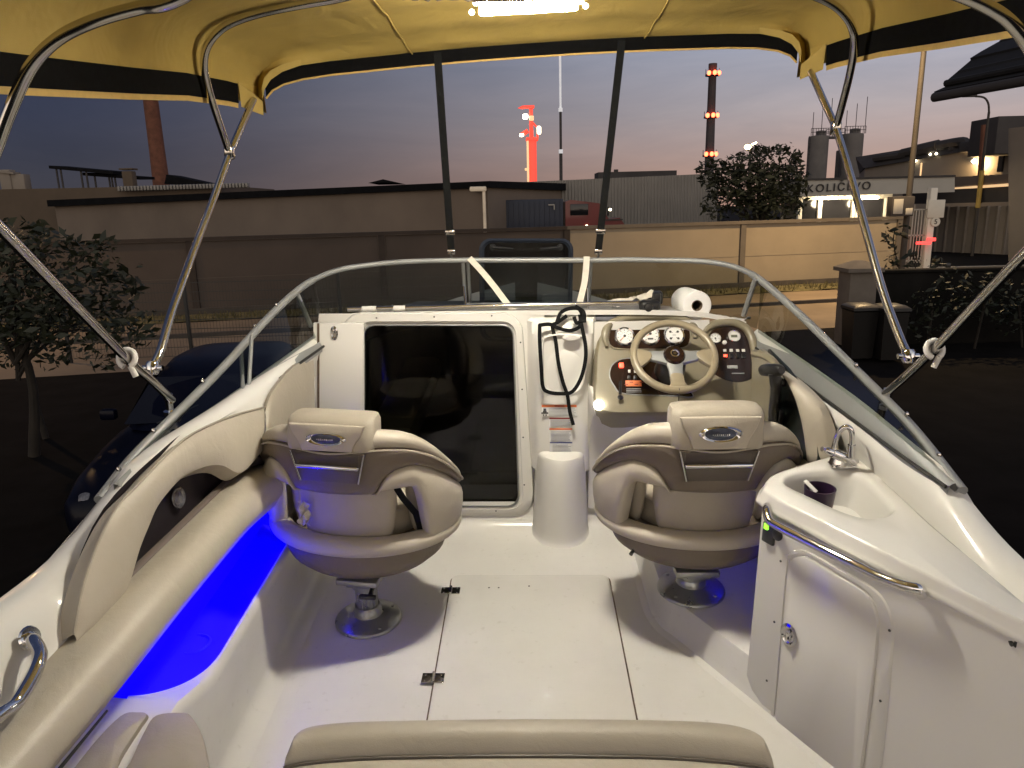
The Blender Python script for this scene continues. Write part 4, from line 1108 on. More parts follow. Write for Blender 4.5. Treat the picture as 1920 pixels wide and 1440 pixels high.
    m = M().box((0, yr-.001, .720-zf), (.205, .004, .036), bev=.001); p('recess_shadow', m, DARKREC, rec)
    m = M().box((0, yr-.008, .697-zf), (.205, .016, .013), bev=.005); p('chrome_bar', m, CHROME, rec)
    for sx in (-1, 1):
        m = M().tube([V((sx*.119, yr-.002, .742-zf)), V((sx*.094, yr-.002, .644-zf))], .0032, 8); p('chrome_strip', m, CHROME, rec)
    # pedestal
    m = M(); h0 = .0
    m.lathe([(.118, 0), (.118, .006), (.112, .012), (.070, .022), (.052, .030), (.050, .045), (.045, .050), (.043, .065)], (0, 0, 0), seg=40)
    for k in range(4):
        a = rad(45+90*k); m.lathe([(.007, 0), (.006, .004), (0, .005)], (.096*math.cos(a), .096*math.sin(a), .0145), seg=10)
    ped = p('pedestal_base', m, CASTM)
    m = M(); prof = [(.040, .05)]
    dz_ = (klo-1)*.30; ztop = .262-dz_-zf
    ls = []
    for z in (.05, ztop):
        ls.append([V(((.0375+.0018*(k % 2))*math.cos(2*PI*k/48), (.0375+.0018*(k % 2))*math.sin(2*PI*k/48), z)) for k in range(48)])
    m.loops(ls, 0); p('pedestal_post', m, CASTM, ped, 10)
    m = M().box((0, 0, .258-dz_-zf), (.15, .17, .022), bev=.005); m.box((0, 0, .236-dz_-zf), (.10, .12, .026), bev=.006)
    m.lathe([(.05, .205-dz_-zf), (.052, .225-dz_-zf), (.05, .236-dz_-zf)], (0, 0, 0), seg=24); p('swivel', m, CASTM)
    m = M().tube([V((.045, -.03, .232-dz_-zf)), V((.05, -.075, .228-dz_-zf)), V((.052, -.09, .222-dz_-zf))], [.008, .008, .010], 8); m.box((.045, -.098, .222-dz_-zf), (.06, .016, .016), bev=.005)
    if side > 0:
        m = M().tube([V((-.20, -.05, .345-zf)), V((-.235, -.10, .325-zf))], [.005, .007], 8)
    p('lever', m, BLACK)
    if strap:
        m = M().ribbon([V((.165, -.10, .60-zf)), V((.19, -.085, .55-zf)), V((.225, -.07, .50-zf)), V((.238, -.06, .44-zf))], .022, (1, 0, .6), .003); p('strap', m, BLACKS)
    return root
PL = BZ(690, 1164, 0); PR = BZ(1296, 1108, .123)
make_seat('cream and taupe bucket seat on the left, back turned, before the smoked cabin door', (PL.x, PL.y+.01, .001), rad(-9), 0.001, -1, True)
make_seat('cream and taupe bucket seat on the right, back turned, facing the steering wheel', (PR.x, PR.y+.01, .124), rad(1), .124, 1)

# crumpled rag on the left seat rim
m = M(); c0 = BY(571, 956, 2.16); rows = []
for i in range(9):
    rows.append([c0+V((-.018+.036*j/6+.006*math.sin(i*1.7+j), .010*math.sin(j*1.9+i*.8)-.01, .035-.085*i/8)) for j in range(7)])
m.grid(rows); tag(obj('rag', m, PAPER if False else WEBW), 'crumpled cream rag tucked by the left seat near the blue light', 'rag')

# ================================================================ BENCH AND STERN CUSHIONS
zc = .40
far = [BZ(x, y, zc) for x, y in ((548, 1402), (575, 1372), (640, 1361), (760, 1357), (990, 1354), (1220, 1356), (1345, 1361), (1405, 1376), (1438, 1405))]
near = [BZ(x, y, zc) for x, y in ((532, 1440), (575, 1432), (660, 1424), (780, 1420), (990, 1418), (1200, 1420), (1320, 1426), (1410, 1436), (1452, 1446))]
bench = thing('bench_cushion', 'beige stern bench cushion at the bottom edge with a rolled front', 'cushion', (0, 1.1, .3), space='B')
m = pad(far, near, (0, 0, .035), 40, 11, under=.06); obj('front_roll', m, VINYL2, bench)
near2 = [p+V((0, -.004, 0)) for p in near]; aft = [V((p.x, .82, zc)) for p in near]
m = pad(near2, aft, (0, 0, .022), 40, 11, under=.06); obj('seat_pad', m, VINYL, bench)
m = M().tube([p+V((0, -.002, .002)) for p in cat(near, 40)], .004, 6); obj('seam', m, TAUPE, bench)
m = M(); m.prism([V((far[0].x+.03, .8, .05)), V((far[-1].x-.03, .8, .05)), V((far[-1].x-.03, 1.22, .05)), V((far[0].x+.03, 1.22, .05))], (0, 0, .32)); obj('bench_base', m, GELF, bench)
jump = thing('corner_cushion', 'two-piece cream corner cushion at lower left beside the bench', 'cushion', (-.7, 1.2, .1), space='B')
def flatpad(pl, z0, z1, nm, mt):
    q = [BZ(x, y, z1) for x, y in pl]; q = cat(q, 40, True); c = sum(q, V())/len(q)
    m = M(); m.loops([[V((p.x, p.y, z0)) for p in q], [V((p.x, p.y, z1-.03)) for p in q], [c+(p-c)*.985+V((0, 0, -.008)) for p in q], [c+(p-c)*.94 for p in q], [c+(p-c)*.5+V((0, 0, .008)) for p in q], [c+(p-c)*.1+V((0, 0, .010)) for p in q]], 0, False, True)
    return obj(nm, m, mt, jump)
flatpad([(226, 1340), (262, 1332), (278, 1337), (262, 1362), (225, 1420), (190, 1490), (110, 1490), (160, 1410)], .10, .36, 'side_pad', VINYL2)
flatpad([(292, 1338), (345, 1333), (362, 1342), (380, 1375), (390, 1420), (392, 1500), (205, 1500), (240, 1430), (268, 1370)], .10, .37, 'top_pad', VINYL2)

# ================================================================ BIMINI
bim = thing('bimini_top', 'yellow canvas bimini top with black bands on bent steel tubes', 'canopy', (0, 2.2, .9), space='B')
def bpart(n, m, mt, parent=None, sm=50): return obj(n, m, mt, parent or bim, 'B', sm)
prof = [(1.0, .0), (.998, .08), (.988, .135), (.965, .18), (.925, .215), (.86, .243), (.76, .264), (.62, .28), (.45, .291), (.24, .298), (0, .30)]
def section(y, hw, zedge, zmid, band):
    out = []
    for s in (-1, 1):
        l = []
        for (x, h) in prof: l.append(V((s*hw*x+.012, y, zedge+(zmid-zedge)*(h/.30)+.05*s*x)))
        out.append(l)
    return out[0] + out[1][::-1][1:]
secs = [(3.16, 1.01, 1.830, 2.01), (3.05, 1.05, 1.842, 2.05), (2.85, 1.09, 1.855, 2.10), (2.55, 1.105, 1.855, 2.125), (2.2, 1.11, 1.838, 2.115), (1.8, 1.115, 1.822, 2.09), (1.4, 1.12, 1.808, 2.07), (.9, 1.12, 1.798, 2.05), (.3, 1.12, 1.79, 2.02), (-.4, 1.12, 1.785, 1.99)]
rows = []
for i, (y, hw, ze, zm) in enumerate(secs):
    r = section(y, hw, ze, zm, 0)
    if i == 0:
        for k, p in enumerate(r):
            e = abs(p.x-.012)/hw; p.y -= .17*max(0, e-.55)**1.5/.45**1.5
    rows.append(r)
rr = []
for a, b in zip(rows, rows[1:]):
    for t in (0, .34, .67): rr.append([p.lerp(q, t)+V((0, 0, -.012*math.sin(PI*t)*(1-abs(p.x)/1.1))) for p, q in zip(a, b)])
rr.append(rows[-1]); m = M().grid(rr); bpart('canopy_cloth', m, CANVAS)
# front valance (black) and hem
fe = rows[0]; ntop = len(fe)
fcore = [p for p in fe if abs(p.x-.012) < 1.0]
dd = lambda p: max(0, 1-abs((p.x-.012)/1.02)**6)
m = M().grid([[p+V((0, .002, .004)) for p in fcore], [p+V((0, .004, -.024*1)) for p in fcore], [p+V((0, .002, -.048)) for p in fcore]]); bpart('front_valance', m, CANVB)
m = M().tube([p+V((0, .002, -.050)) for p in fcore], .004, 6); bpart('front_hem', m, HEM)
# side valances: black band hanging from the edge, yellow hem below
for s in (0, -1):
    e = [r[s] for r in rr if r[s].y < 2.93]
    i_ = 1 if s == 0 else -1
    m = M().grid([[p+V((.0, 0, .058)) + V((i_*.006, 0, 0)) for p in e], [p+V((i_*.004, 0, .025)) for p in e], [p+V((i_*.002, 0, -.010)) for p in e]]); bpart('side_valance', m, CANVB)
    m = M().grid([[p+V((0, 0, -.009)) for p in e], [p+V((-i_*.002, 0, -.026)) for p in e]]); bpart('side_hem', m, HEM)
# yellow corner gussets where the bands stop
for s in (0, -1):
    i_ = 1 if s == 0 else -1
    side = [r[s] for r in rr if 2.88 < r[s].y < 3.10]
    fr_ = fe[:6] if s == 0 else fe[::-1][:6]
    path = side + list(fr_)
    n1 = len(side)
    tops = [p+V((i_*.008, 0, .065)) for p in side] + [p+V((i_*.004, -.012, .02)) for p in fr_]
    bots = [p+V((i_*.010, 0, -.022)) for p in side] + [p+V((0, -.006, -.030+.006*k)) for k, p in enumerate(fr_)]
    bpart('corner_gusset', M().grid([tops, [a.lerp(b, .5) for a, b in zip(tops, bots)], bots]), CANVAS)
# centre seams
for x in (-.42, .46):
    k = [min(r, key=lambda p: abs(p.x-x)) for r in rr]; bpart('cloth_seam', M().tube([p+V((0, 0, -.004)) for p in k], .003, 5), CANVAS)
# tubes
def bow(keys, r=.0125, n=50, nm='bow_tube', parent=None): return bpart(nm, M().tube(cat([V(k) for k in keys], n), r, 12), STEEL, parent)
# left: main leg, near bow, front leg, mid bow
L0 = BY(322, 750, 2.14); R0 = BY(1660, 738, 2.2)
bow([L0, BY(283, 712, 2.02), BY(243, 677, 1.92), BY(120, 552, 1.68), BY(0, 428, 1.50), BY(-60, 370, 1.42)], .0125, nm='leg_tube')
bow([R0, BY(1700, 704, 2.08), BY(1755, 652, 1.96), BY(1830, 572, 1.80), BY(1920, 478, 1.60), BY(1990, 410, 1.48)], .0125, nm='leg_tube')
bow([BY(286, 690, 2.05), BY(302, 655, 2.10), BY(322, 585, 2.22), BY(356, 490, 2.42), BY(396, 385, 2.60), BY(430, 290, 2.76), BY(452, 238, 2.86), BY(476, 186, 2.95)], .0125, nm='leg_tube')
bow([BY(1703, 668, 2.07), BY(1686, 630, 2.14), BY(1655, 545, 2.28), BY(1620, 420, 2.46), BY(1592, 320, 2.62), BY(1567, 240, 2.76), BY(1545, 190, 2.86), BY(1520, 134, 2.96)], .0125, nm='leg_tube')
lj = [BY(430, 286, 2.76), BY(418, 250, 2.72), BY(398, 190, 2.66), BY(385, 140, 2.62), BY(384, 105, 2.59), BY(396, 75, 2.57), BY(425, 48, 2.55), BY(480, 27, 2.54), BY(560, 10, 2.53), BY(640, -4, 2.53)]
rj = [BY(1567, 240, 2.76), BY(1578, 200, 2.72), BY(1592, 145, 2.66), BY(1601, 95, 2.62), BY(1600, 60, 2.60), BY(1585, 30, 2.57), BY(1555, 5, 2.55), BY(1500, -16, 2.54), BY(1420, -30, 2.53)]
pm = [V((x, 2.53, 2.115)) for x in frange(lj[-1].x+.25, rj[-1].x-.25, 4)]
bow(lj+pm+rj[::-1], .0125, 110)
ln_ = [BY(-60, 420, 1.55), BY(-10, 285, 1.56), BY(20, 205, 1.56), BY(58, 125, 1.55), BY(110, 72, 1.54), BY(180, 38, 1.53), BY(260, 15, 1.53), BY(330, 0, 1.53)]
rn_ = [BY(2000, 240, 1.55), BY(1960, 140, 1.55), BY(1925, 80, 1.54), BY(1890, 38, 1.53), BY(1850, 12, 1.53), BY(1800, -10, 1.53), BY(1740, -30, 1.53)]
pm = [V((x, 1.53, 1.975)) for x in frange(ln_[-1].x+.2, rn_[-1].x-.2, 4)]
bow(ln_+pm+rn_[::-1], .0125, 110)
# joints, feet and plastic clips
for (px, py, y, ax) in ((430, 286, 2.76, (.35, .2, 1)), (1567, 240, 2.76, (-.35, .2, 1))):
    c = BY(px, py, y); m = M().box(c, (.034, .034, .05), bev=.010); bpart('bow_joint', m, STEEL)
for (px, py, y) in ((286, 690, 2.05), (1703, 668, 2.07)):
    c = BY(px, py, y); m = M().lathe([(.014, -.02), (.019, -.012), (.019, .012), (.014, .02)], c, (0, .3, 1), 14); m.lathe([(.008, -.03), (.008, .03)], c, (1, 0, 0), 10, cap0=True, cap1=True); bpart('bow_joint', m, CHROME)
for p, (qx, qy, qy2) in ((L0, (318, 762, 2.14)), (R0, (1663, 752, 2.19))):
    m = M().lathe([(.020, -.016), (.020, -.004), (.011, .0), (.011, .03), (.014, .034), (.014, .05), (0, .056)], BY(qx, qy, qy2)+V((0, 0, -.01)), (0, 0, 1), 14)
    bpart('foot_bracket', m, CHROME)
for (px, py, y, sx) in ((238, 672, 1.91, 1), (1752, 655, 1.965, -1)):
    c = BY(px, py, y); pts = [c+V((.022*math.cos(a)*1, .01*math.sin(a), .022*math.sin(a))) for a in frange(rad(-60), rad(250), 16)]
    m = M().tube(pts, .008, 8); m.tube([pts[0], pts[0]+V((sx*.01, 0, -.03))], .008, 8); bpart('tube_clip', m, WHITEP)
# front hold-down straps
for (x0_, y0_, x1_, y1_, nm) in ((820, 98, 846, 470, 0), (1166, 76, 1122, 470, 1)):
    a = BY(x0_, y0_, 3.155); b = BY(x1_, y1_, 3.225)
    st = bpart('hold_down_strap', M().ribbon([a, a.lerp(b, .5), b], .030, (1, 0, 0), .003), BLACKS)
    bpart('buckle', M().box(a.lerp(b, .90), (.042, .008, .022), bev=.003), STEEL, st)
    m = M().box(b+V((0, 0, -.005)), (.034, .008, .022), bev=.003); m.tube([b+V((0, 0, -.01)), b+V((0, 0, -.05))], .006, 8); bpart('snap_hook', m, STEEL, st)

# lamp under the canopy
LP = BY(991, 13, 2.20)
lamp = thing('led_lamp', 'white glowing LED bar lamp hung under the yellow canopy', 'lamp', tuple(LP), space='B')
dirx = V((1, 0, .035)).normalized()
m = M(); hw = .131
m.loops([[LP+dirx*s+V((0, q[0], q[1]-.004)) for q in rrect2(.040*k, .020*k, .009*k, 5)] for s, k in ((-hw-.002, .5), (-hw, .85), (-hw+.006, 1), (hw-.006, 1), (hw, .85), (hw+.002, .5))], 0, True, True)
obj('light_tube', m, LAMPW, lamp)
m = M().box(LP+V((0, .0, .017)), (.30, .05, .018), bev=.005); obj('housing', m, WHITEP, lamp)
for s in (-1, 1):
    c = LP+dirx*s*(hw+.022)+V((0, -.004, -.006)); m = M().lathe([(0, -.008), (.006, -.005), (.008, 0), (.006, .005), (0, .008)], c, (0, 0, 1), 12); obj('end_bead', m, LAMPS, lamp)
# rolled dark net beside the lamp
m = M(); a, b = BY(735, -4, 2.52), BY(890, -1, 2.52)
m.tube([a.lerp(b, t)+V((0, 0, .01+.004*math.sin(t*40))) for t in frange(0, 1, 24)], [.014+.003*math.sin(k*2.1) for k in range(24)], 9)
tag(obj('rolled_net', m, TAUPE), 'rolled dark mesh net tied beside the lamp under the canopy', 'net')

# ================================================================ LOOSE THINGS ABOUT THE HELM
# pole lying across the dash
a, b = BY(652, 580, 3.02), BY(1196, 568, 3.02)
pole = thing('brush_pole', 'white telescopic pole with black brush head lying across the dash', 'pole', tuple(a.lerp(b, .5)), space='B')
m = M().tube([a, a.lerp(b, .5), b], [.010, .010, .0105], 10); obj('shaft', m, STEEL, pole)
m = M().tube([a.lerp(b, .05), a.lerp(b, .10)], .012, 10); m.tube([a.lerp(b, .16), a.lerp(b, .20)], .0115, 10); obj('collar', m, WHITEP, pole)
c = BY(1218, 574, 3.02); m = M().box(c, (.085, .06, .052), bev=.018, seg=3); m.box(c+V((.03, .02, .03)), (.03, .05, .05), bev=.008); m.lathe([(.02, 0), (.016, .01), (0, .014)], c+V((-.01, -.03, .0)), (0, -1, .2), 14)
obj('brush_head', m, BLACK, pole)
m = M(); rows = []
for i in range(14):
    t = i/13; rows.append([BY(1118+108*t, 568-20*t**2.2+1.5*math.sin(i*1.3), 3.06) + V((.004*math.sin(i*2.1+j), .07*j/5, .006*math.sin(j*1.3+i*.9)-.010*(j/5-.4)**2*8+.006*math.sin(i*2.3+j*2.9))) for j in range(6)])
m.grid(rows); tag(obj('plastic_bag', m, WEBW), 'crumpled white plastic bag on the dash behind the pole', 'bag')
m = M(); m.box(BY(1232, 558, 3.16), (.045, .05, .055), bev=.01); m.box(BY(1150, 588, 3.06), (.22, .05, .018), bev=.006)
tag(obj('instrument_case', m, BLACK), 'small black case on the dash beside the brush head', 'case')

# paper towel roll
c = BY(1307, 573, 3.0); axr = (BY(1284, 564, 3.2)-c).normalized(); Rr = .060
roll = thing('paper_towel_roll', 'white paper towel roll lying on the dash above the steering wheel', 'paper roll', tuple(c+V((0, 0, -Rr))), space='B')
m = M(); m.lathe([(.021, .0), (.045, -.0015), (Rr-.003, 0), (Rr, .004), (Rr*1.005, .09), (Rr, .205), (Rr-.004, .21), (.02, .21)], c, axr, 40); obj('paper', m, PAPER, roll)
m = M().lathe([(.0215, -.002), (.0225, .0), (.0225, .2), (.019, .2), (.019, 0), (.0215, -.002)], c, axr, 24); obj('core', m, CARD, roll)
# folded paper sheet
m = M(); rows = []
for i in range(12):
    t = i/11; rows.append([BY(1345+62*t, 592+10*t, 2.99+.02*j)+V((0, 0, .006*math.sin(t*7+j)+(.012 if i > 9 else 0))) for j in range(5)])
m.grid(rows); tag(obj('paper_sheet', m, PAPER), 'loose white paper sheet curled on the dash right of the towel roll', 'paper')

# white ties over the centre windshield
for i, (pl, lb) in enumerate(((((880, 484, 3.20), (900, 505, 3.17), (925, 535, 3.12), (950, 568, 3.07), (965, 582, 3.05)), 'slack white webbing strap slanting across the left of the centre windshield pane'),
                              (((1100, 481, 3.20), (1099, 500, 3.18), (1096, 530, 3.14), (1089, 558, 3.08), (1085, 575, 3.05)), 'white webbing strap hanging straight down by the right windshield post'))):
    pts = cat([BY(*p) for p in pl], 14); tag(obj('webbing_strap', M().ribbon(pts, .026, (1, 0, 0), .003), WEBW), lb, 'strap')
# black lanyard tangle over the console column
strands = [[(1063, 592), (1045, 605), (1036, 612), (1042, 640), (1047, 680), (1055, 715), (1064, 742), (1068, 770), (1075, 797)],
           [(1012, 608), (1012, 640), (1015, 690), (1018, 725), (1028, 735), (1050, 738), (1072, 735), (1088, 712), (1097, 680), (1098, 650), (1091, 612), (1087, 590)],
           [(1010, 610), (1030, 608), (1044, 614), (1066, 620), (1082, 616), (1090, 608)],
           [(1044, 604), (1052, 586), (1070, 578), (1086, 580), (1092, 596), (1082, 606), (1076, 594)],
           [(1078, 574), (1094, 585), (1096, 605)]]
lan = thing('lanyard', 'black webbing lanyard looped from the pole over the white console column', 'lanyard', tuple(BY(1060, 737, 2.87)), space='B')
for i, s in enumerate(strands):
    n = len(s); pts = []
    for k, (x, y) in enumerate(s):
        z0 = BY(x, y, 2.87).z
        yy = 2.865 if z0 < .82 else 2.865+(z0-.82)*.35
        if y < 600: yy = 2.93
        pts.append(BY(x, y, yy-.006-.004*i))
    q = cat(pts, n*6); tw = [V((1, 0, .15*math.sin(k*.5))) if abs((q[min(k+1, len(q)-1)]-q[max(0, k-1)]).normalized().x) < .75 else V((0, .3, 1)) for k in range(len(q))]
    obj('lanyard_strand', M().ribbon(q, .015, tw, .002), BLACKS, lan)

# mug in the sink
mc = BZ(1538, 914, .693); mc.z = .575
mug = thing('mug', 'dark purple plastic mug standing in the sink basin', 'mug', tuple(mc), space='B')
m = M().lathe([(0, .0), (.033, .0), (.035, .01), (.034, .03), (.040, .075), (.043, .118), (.0395, .118), (.036, .07), (.030, .02), (0, .015)], mc, seg=30); obj('cup', m, MUG, mug)
m = M(); t0 = mc+V((-.028, .004, .122)); m.box(t0+V((0, -.005, .0)), (.012, .045, .004), bev=.001, rot=Matrix.Rotation(.5, 3, 'X') @ Matrix.Rotation(.5, 3, 'Z')); m.tube([t0+V((-.004, .012, .008)), mc+V((.006, -.01, .05))], .003, 6)
tag(obj('spoon', m, WHITEP), 'small white plastic spoon standing in the purple mug', 'spoon')
# ================================================================ SURROUNDINGS (world frame)
def wobj(n, m, mt, parent=None, sm=40): return obj(n, m, mt, parent, 'W', sm)
def vquad(m, a, b, z0, z1, mi=0):
    m.quad(V((a[0], a[1], z0)), V((b[0], b[1], z0)), V((b[0], b[1], z1)), V((a[0], a[1], z1)), mi)
WA = V((-5.5, 24.0, 0)); WD = V((14.6, 3.0, 0)).normalized(); WNn = V((WD.y, -WD.x, 0))   # wall line, normal to us
def wl(s, off=0, z=0): return WA + WD*s + WNn*off + V((0, 0, z))

# ground, road, verge, kerb
m = M(); R = 400; m.grid([[V((x, y, 0)) for x in frange(-R, R, 21)] for y in frange(-60, R*1.5, 21)]); struct(wobj('ground', m, YARD))
m = M(); m.grid([[wl(s, o, .008) for s in frange(-60, 60, 25)] for o in (4.1, 1.2)]); struct(wobj('road', m, ROADM))
m = M(); m.grid([[wl(s, o, .006) for s in frange(-60, 60, 25)] for o in (8.4, 4.25)]); struct(wobj('pavement', m, ROADM))
m = M(); m.loops([[wl(s, 4.1, .004), wl(s, 4.1, .11), wl(s, 4.25, .11), wl(s, 4.25, .004)] for s in (-60, 60)]); struct(wobj('kerb', m, KERBM))
m = M(); rows = []
for o in (1.3, .9, .4, .0):
    rows.append([wl(s, o, .012+.08*(1.3-o)/1.3+random.uniform(0, .05)) for s in frange(-60, 60, 300)])
m.grid(rows); struct(wobj('verge', m, VERGEM))
# tufts of dry grass along the verge
m = M()
for i in range(2600):
    s = random.uniform(-22, 26); o = random.uniform(.15, 1.25); b = wl(s, o, .03); h = random.uniform(.08, .28); a = random.uniform(0, PI)
    d = V((math.cos(a), math.sin(a), 0))*.03; t = b+V((random.uniform(-.08, .08), random.uniform(-.08, .08), h))
    m.add([b-d, b+d, t], [(0, 1, 2)])
g_ = wobj('grass', m, VERGEM); g_['kind'] = 'stuff'

# concrete panel wall along the road
pw = thing('perimeter_wall', 'pale concrete panel wall along the road, lit orange towards the right end', 'wall', wl(0))
m = M(); smax = 20.9
def slab(mm, s0, s1, o0, o1, z0, z1, mi=0, bev=0):
    a = [wl(s0, o0, z0), wl(s1, o0, z0), wl(s1, o1, z0), wl(s0, o1, z0)]; mm.prism(a, (0, 0, z1-z0), mi, bev=bev)
posts = []
s = -16.0
# post positions: photo shows posts near px 715 and px 1393
def s_at(px, py=430):
    d = wray(px, py); den = d.x*WD.y-d.y*WD.x
    return ((WA.x*d.y-WA.y*d.x))/(-(WD.x*d.y-WD.y*d.x))
s1_, s2_ = s_at(357, 470), s_at(715, 450); s3_ = s_at(1062, 430); s4_ = s_at(1393, 415)
posts = [s1_-(s2_-s1_)*2, s1_-(s2_-s1_), s1_, s2_, s3_, s4_, s_at(1690, 410)-.1]
for k in range(len(posts)-1):
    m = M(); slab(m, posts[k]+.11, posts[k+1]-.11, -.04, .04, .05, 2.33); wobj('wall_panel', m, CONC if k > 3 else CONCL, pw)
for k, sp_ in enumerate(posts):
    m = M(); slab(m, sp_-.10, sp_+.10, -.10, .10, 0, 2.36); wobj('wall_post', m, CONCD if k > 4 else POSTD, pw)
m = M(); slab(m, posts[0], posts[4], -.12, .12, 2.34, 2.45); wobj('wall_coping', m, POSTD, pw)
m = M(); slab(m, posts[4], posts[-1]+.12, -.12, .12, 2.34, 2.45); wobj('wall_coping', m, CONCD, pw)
m = M()
for z in (1.2,): slab(m, posts[0], posts[-1], .041, .046, z-.006, z+.006)
wobj('panel_joint', m, CONCD, pw)
m = M(); slab(m, posts[0], posts[-1], -.06, .12, 0, .28); wobj('wall_plinth', m, KERBM, pw)

# street lamps: the near pole carries the light that washes the wall
def pole_thing(name, label, cat_, base, top, r0, r1, arm=None, head=None, group=None, mt=GALV):
    t = thing(name, label, cat_, base, group)
    wobj('pole', M().tube([base, base.lerp(top, .5), top], [r0, (r0+r1)/2, r1], 10), mt, t)
    return t
SLb = V((W(1690, 505, 24.6).x, 24.6, 0)); SLt = V((SLb.x+.05, 24.6, 9.4))
sl = pole_thing('street_lamp', 'tall grey street lamp pole by the gate, a meter box on it', 'street lamp', SLb, SLt, .10, .075)
wobj('lamp_arm', M().tube([SLt, SLt+V((-.5, -.5, .25)), SLt+V((-1.2, -1.2, .35))], .045, 8), GALV, sl)
hd = wobj('lamp_head', M().box(SLt+V((-1.5, -1.5, .35)), (.34, .7, .14), bev=.04, rot=Matrix.Rotation(rad(-45), 3, 'Z')), FACTD, sl)
SODL = V((SLt.x-1.5, SLt.y-1.5, SLt.z+.24))
wobj('lamp_glass', M().box(SODL+V((0, 0, 0)), (.24, .5, .04), bev=.01, rot=Matrix.Rotation(rad(-45), 3, 'Z')), SODIUM, sl)
def spot(name, loc, tgt, power, col, ang=150, blend=.6, size=.15, parent=None):
    l = bpy.data.lights.new(name, 'SPOT'); l.energy = power; l.color = col; l.spot_size = rad(ang); l.spot_blend = blend; l.shadow_soft_size = size
    o = bpy.data.objects.new(name, l); COL.objects.link(o); o.location = loc
    o.rotation_euler = (V(tgt)-V(loc)).to_track_quat('-Z', 'Y').to_euler()
    return o
spot('street_light', SODL+V((0, 0, -.06)), SODL+V((-.5, -.5, -9)), 7600, (1.0, .68, .33), 140, .9)
# switch cabinet on that pole
c = W(1688, 387, 24.4); m = M().box(c, (.72, .35, .62), bev=.02); wobj('meter_box', m, FACTD, sl)
m = M().box(c+V((-.16, -.19, 0)), (.30, .02, .46), bev=.005); m.box(c+V((.2, -.19, -.16)), (.22, .02, .2), bev=.005); wobj('box_panel', m, FASC, sl)
# second street lamp out on the left, same row
S2b = V((-17.5, 19.5, 0)); S2t = V((-17.5, 19.5, 8.5))
sl2 = pole_thing('street_lamp', 'grey street lamp pole left of the trees by the road', 'street lamp', S2b, S2t, .10, .075)
wobj('lamp_head', M().box(S2t+V((.5, 0, .1)), (.9, .34, .14), bev=.04), FACTD, sl2)
wobj('lamp_glass', M().box(S2t+V((.6, 0, .01)), (.5, .24, .04), bev=.01), SODIUM, sl2)
spot('street_light_left', S2t+V((.6, 0, -.05)), S2t+V((4.5, .3, -8.5)), 1900, (1.0, .60, .28), 140)

# thin boundary fence of the yard: wire mesh with dark posts, ending at a rendered pillar
YF = 16.0
mf = thing('mesh_fence', 'dark wire mesh fence with thin posts beyond the left windshield', 'fence', (-6, YF, 0))
xa = W(120, 560, YF).x; xb = W(880, 560, YF).x
for px in (120, 352, 640, 872):
    x = W(px, 600, YF).x; wobj('fence_post', M().box((x, YF, .92), (.07, .07, 1.84), bev=.01), FPOST, mf)
m = M(); h = .0035
for i in range(int((xb-xa)/.07)):
    x = xa+i*.07; m.add([V((x-h, YF, .1)), V((x+h, YF, .1)), V((x+h, YF, 1.74)), V((x-h, YF, 1.74))], [(0, 1, 2, 3)])
for z in [.1+.2*k for k in range(9)]: m.box(((xa+xb)/2, YF-.004, z), (xb-xa, .006, .008 if k % 2 else .014))
wobj('wire_mesh', m, WIRE, mf)
gp = thing('gate_pillar', 'rendered grey gate pillar with a pyramid cap right of the windshield', 'pillar', V((W(1610, 500, 16).x, 16, 0)))
pb = W(1610, 500, 16); m = M().box((pb.x, 16, .80), (.58, .58, 1.6), bev=.015); wobj('shaft', m, PILL, gp)
m = M(); q = [(-.38, -.38), (.38, -.38), (.38, .38), (-.38, .38)]
m.loops([[V((pb.x+x, 16+y, 1.60)) for x, y in q], [V((pb.x+x, 16+y, 1.68)) for x, y in q], [V((pb.x+x*.25, 16+y*.25, 1.82)) for x, y in q]], 0, True, True); wobj('cap', m, PILL, gp)
# wheelie bins in front of it
def wheelie(name, label, px, y, grp):
    x = W(px, 600, y).x; t = thing(name, label, 'bin', (x, y, 0), grp)
    m = M(); q = [(-.24, -.26), (.24, -.26), (.24, .28), (-.24, .28)]
    m.loops([[V((x+a*.86, y+b*.8, .06)) for a, b in q], [V((x+a, y+b, .98)) for a, b in q], [V((x+a*1.08, y+b*1.08, 1.0)) for a, b in q]], 0, True, True); wobj('body', m, BIN, t)
    m = M(); m.loops([[V((x+a*1.1, y+b*1.12, 1.01)) for a, b in q], [V((x+a*1.08, y+b*1.08, 1.06)) for a, b in q], [V((x+a*.8, y+b*.8, 1.11)) for a, b in q]], 0, True, True); wobj('lid', m, BIN, t)
    m = M()
    for sx in (-1, 1): m.lathe([(.09, -.025), (.10, -.02), (.10, .02), (.09, .025)], V((x+sx*.24, y+.26, .1)), (1, 0, 0), 16, cap0=True, cap1=True)
    wobj('wheel', m, RUBBER, t)
wheelie('wheelie_bin', 'dark wheelie bin nearest the gate pillar', 1612, 14.4, 'wheelie bins by the pillar')
wheelie('wheelie_bin', 'dark wheelie bin standing right of the first one', 1668, 14.2, 'wheelie bins by the pillar')
# low dark garden wall running back from the pillar, with climbing plants
gw = thing('garden_wall', 'low dark garden wall running right from the gate pillar', 'wall', (pb.x+3, 15.6, 0))
m = M().box((pb.x+.3+4.5, 15.9, .78), (9.0, .25, 1.56), bev=.02); wobj('wall_body', m, DARKW, gw)
m = M().box((pb.x+.3+4.5, 15.9, 1.59), (9.1, .34, .06), bev=.01); wobj('coping', m, DARKW, gw)

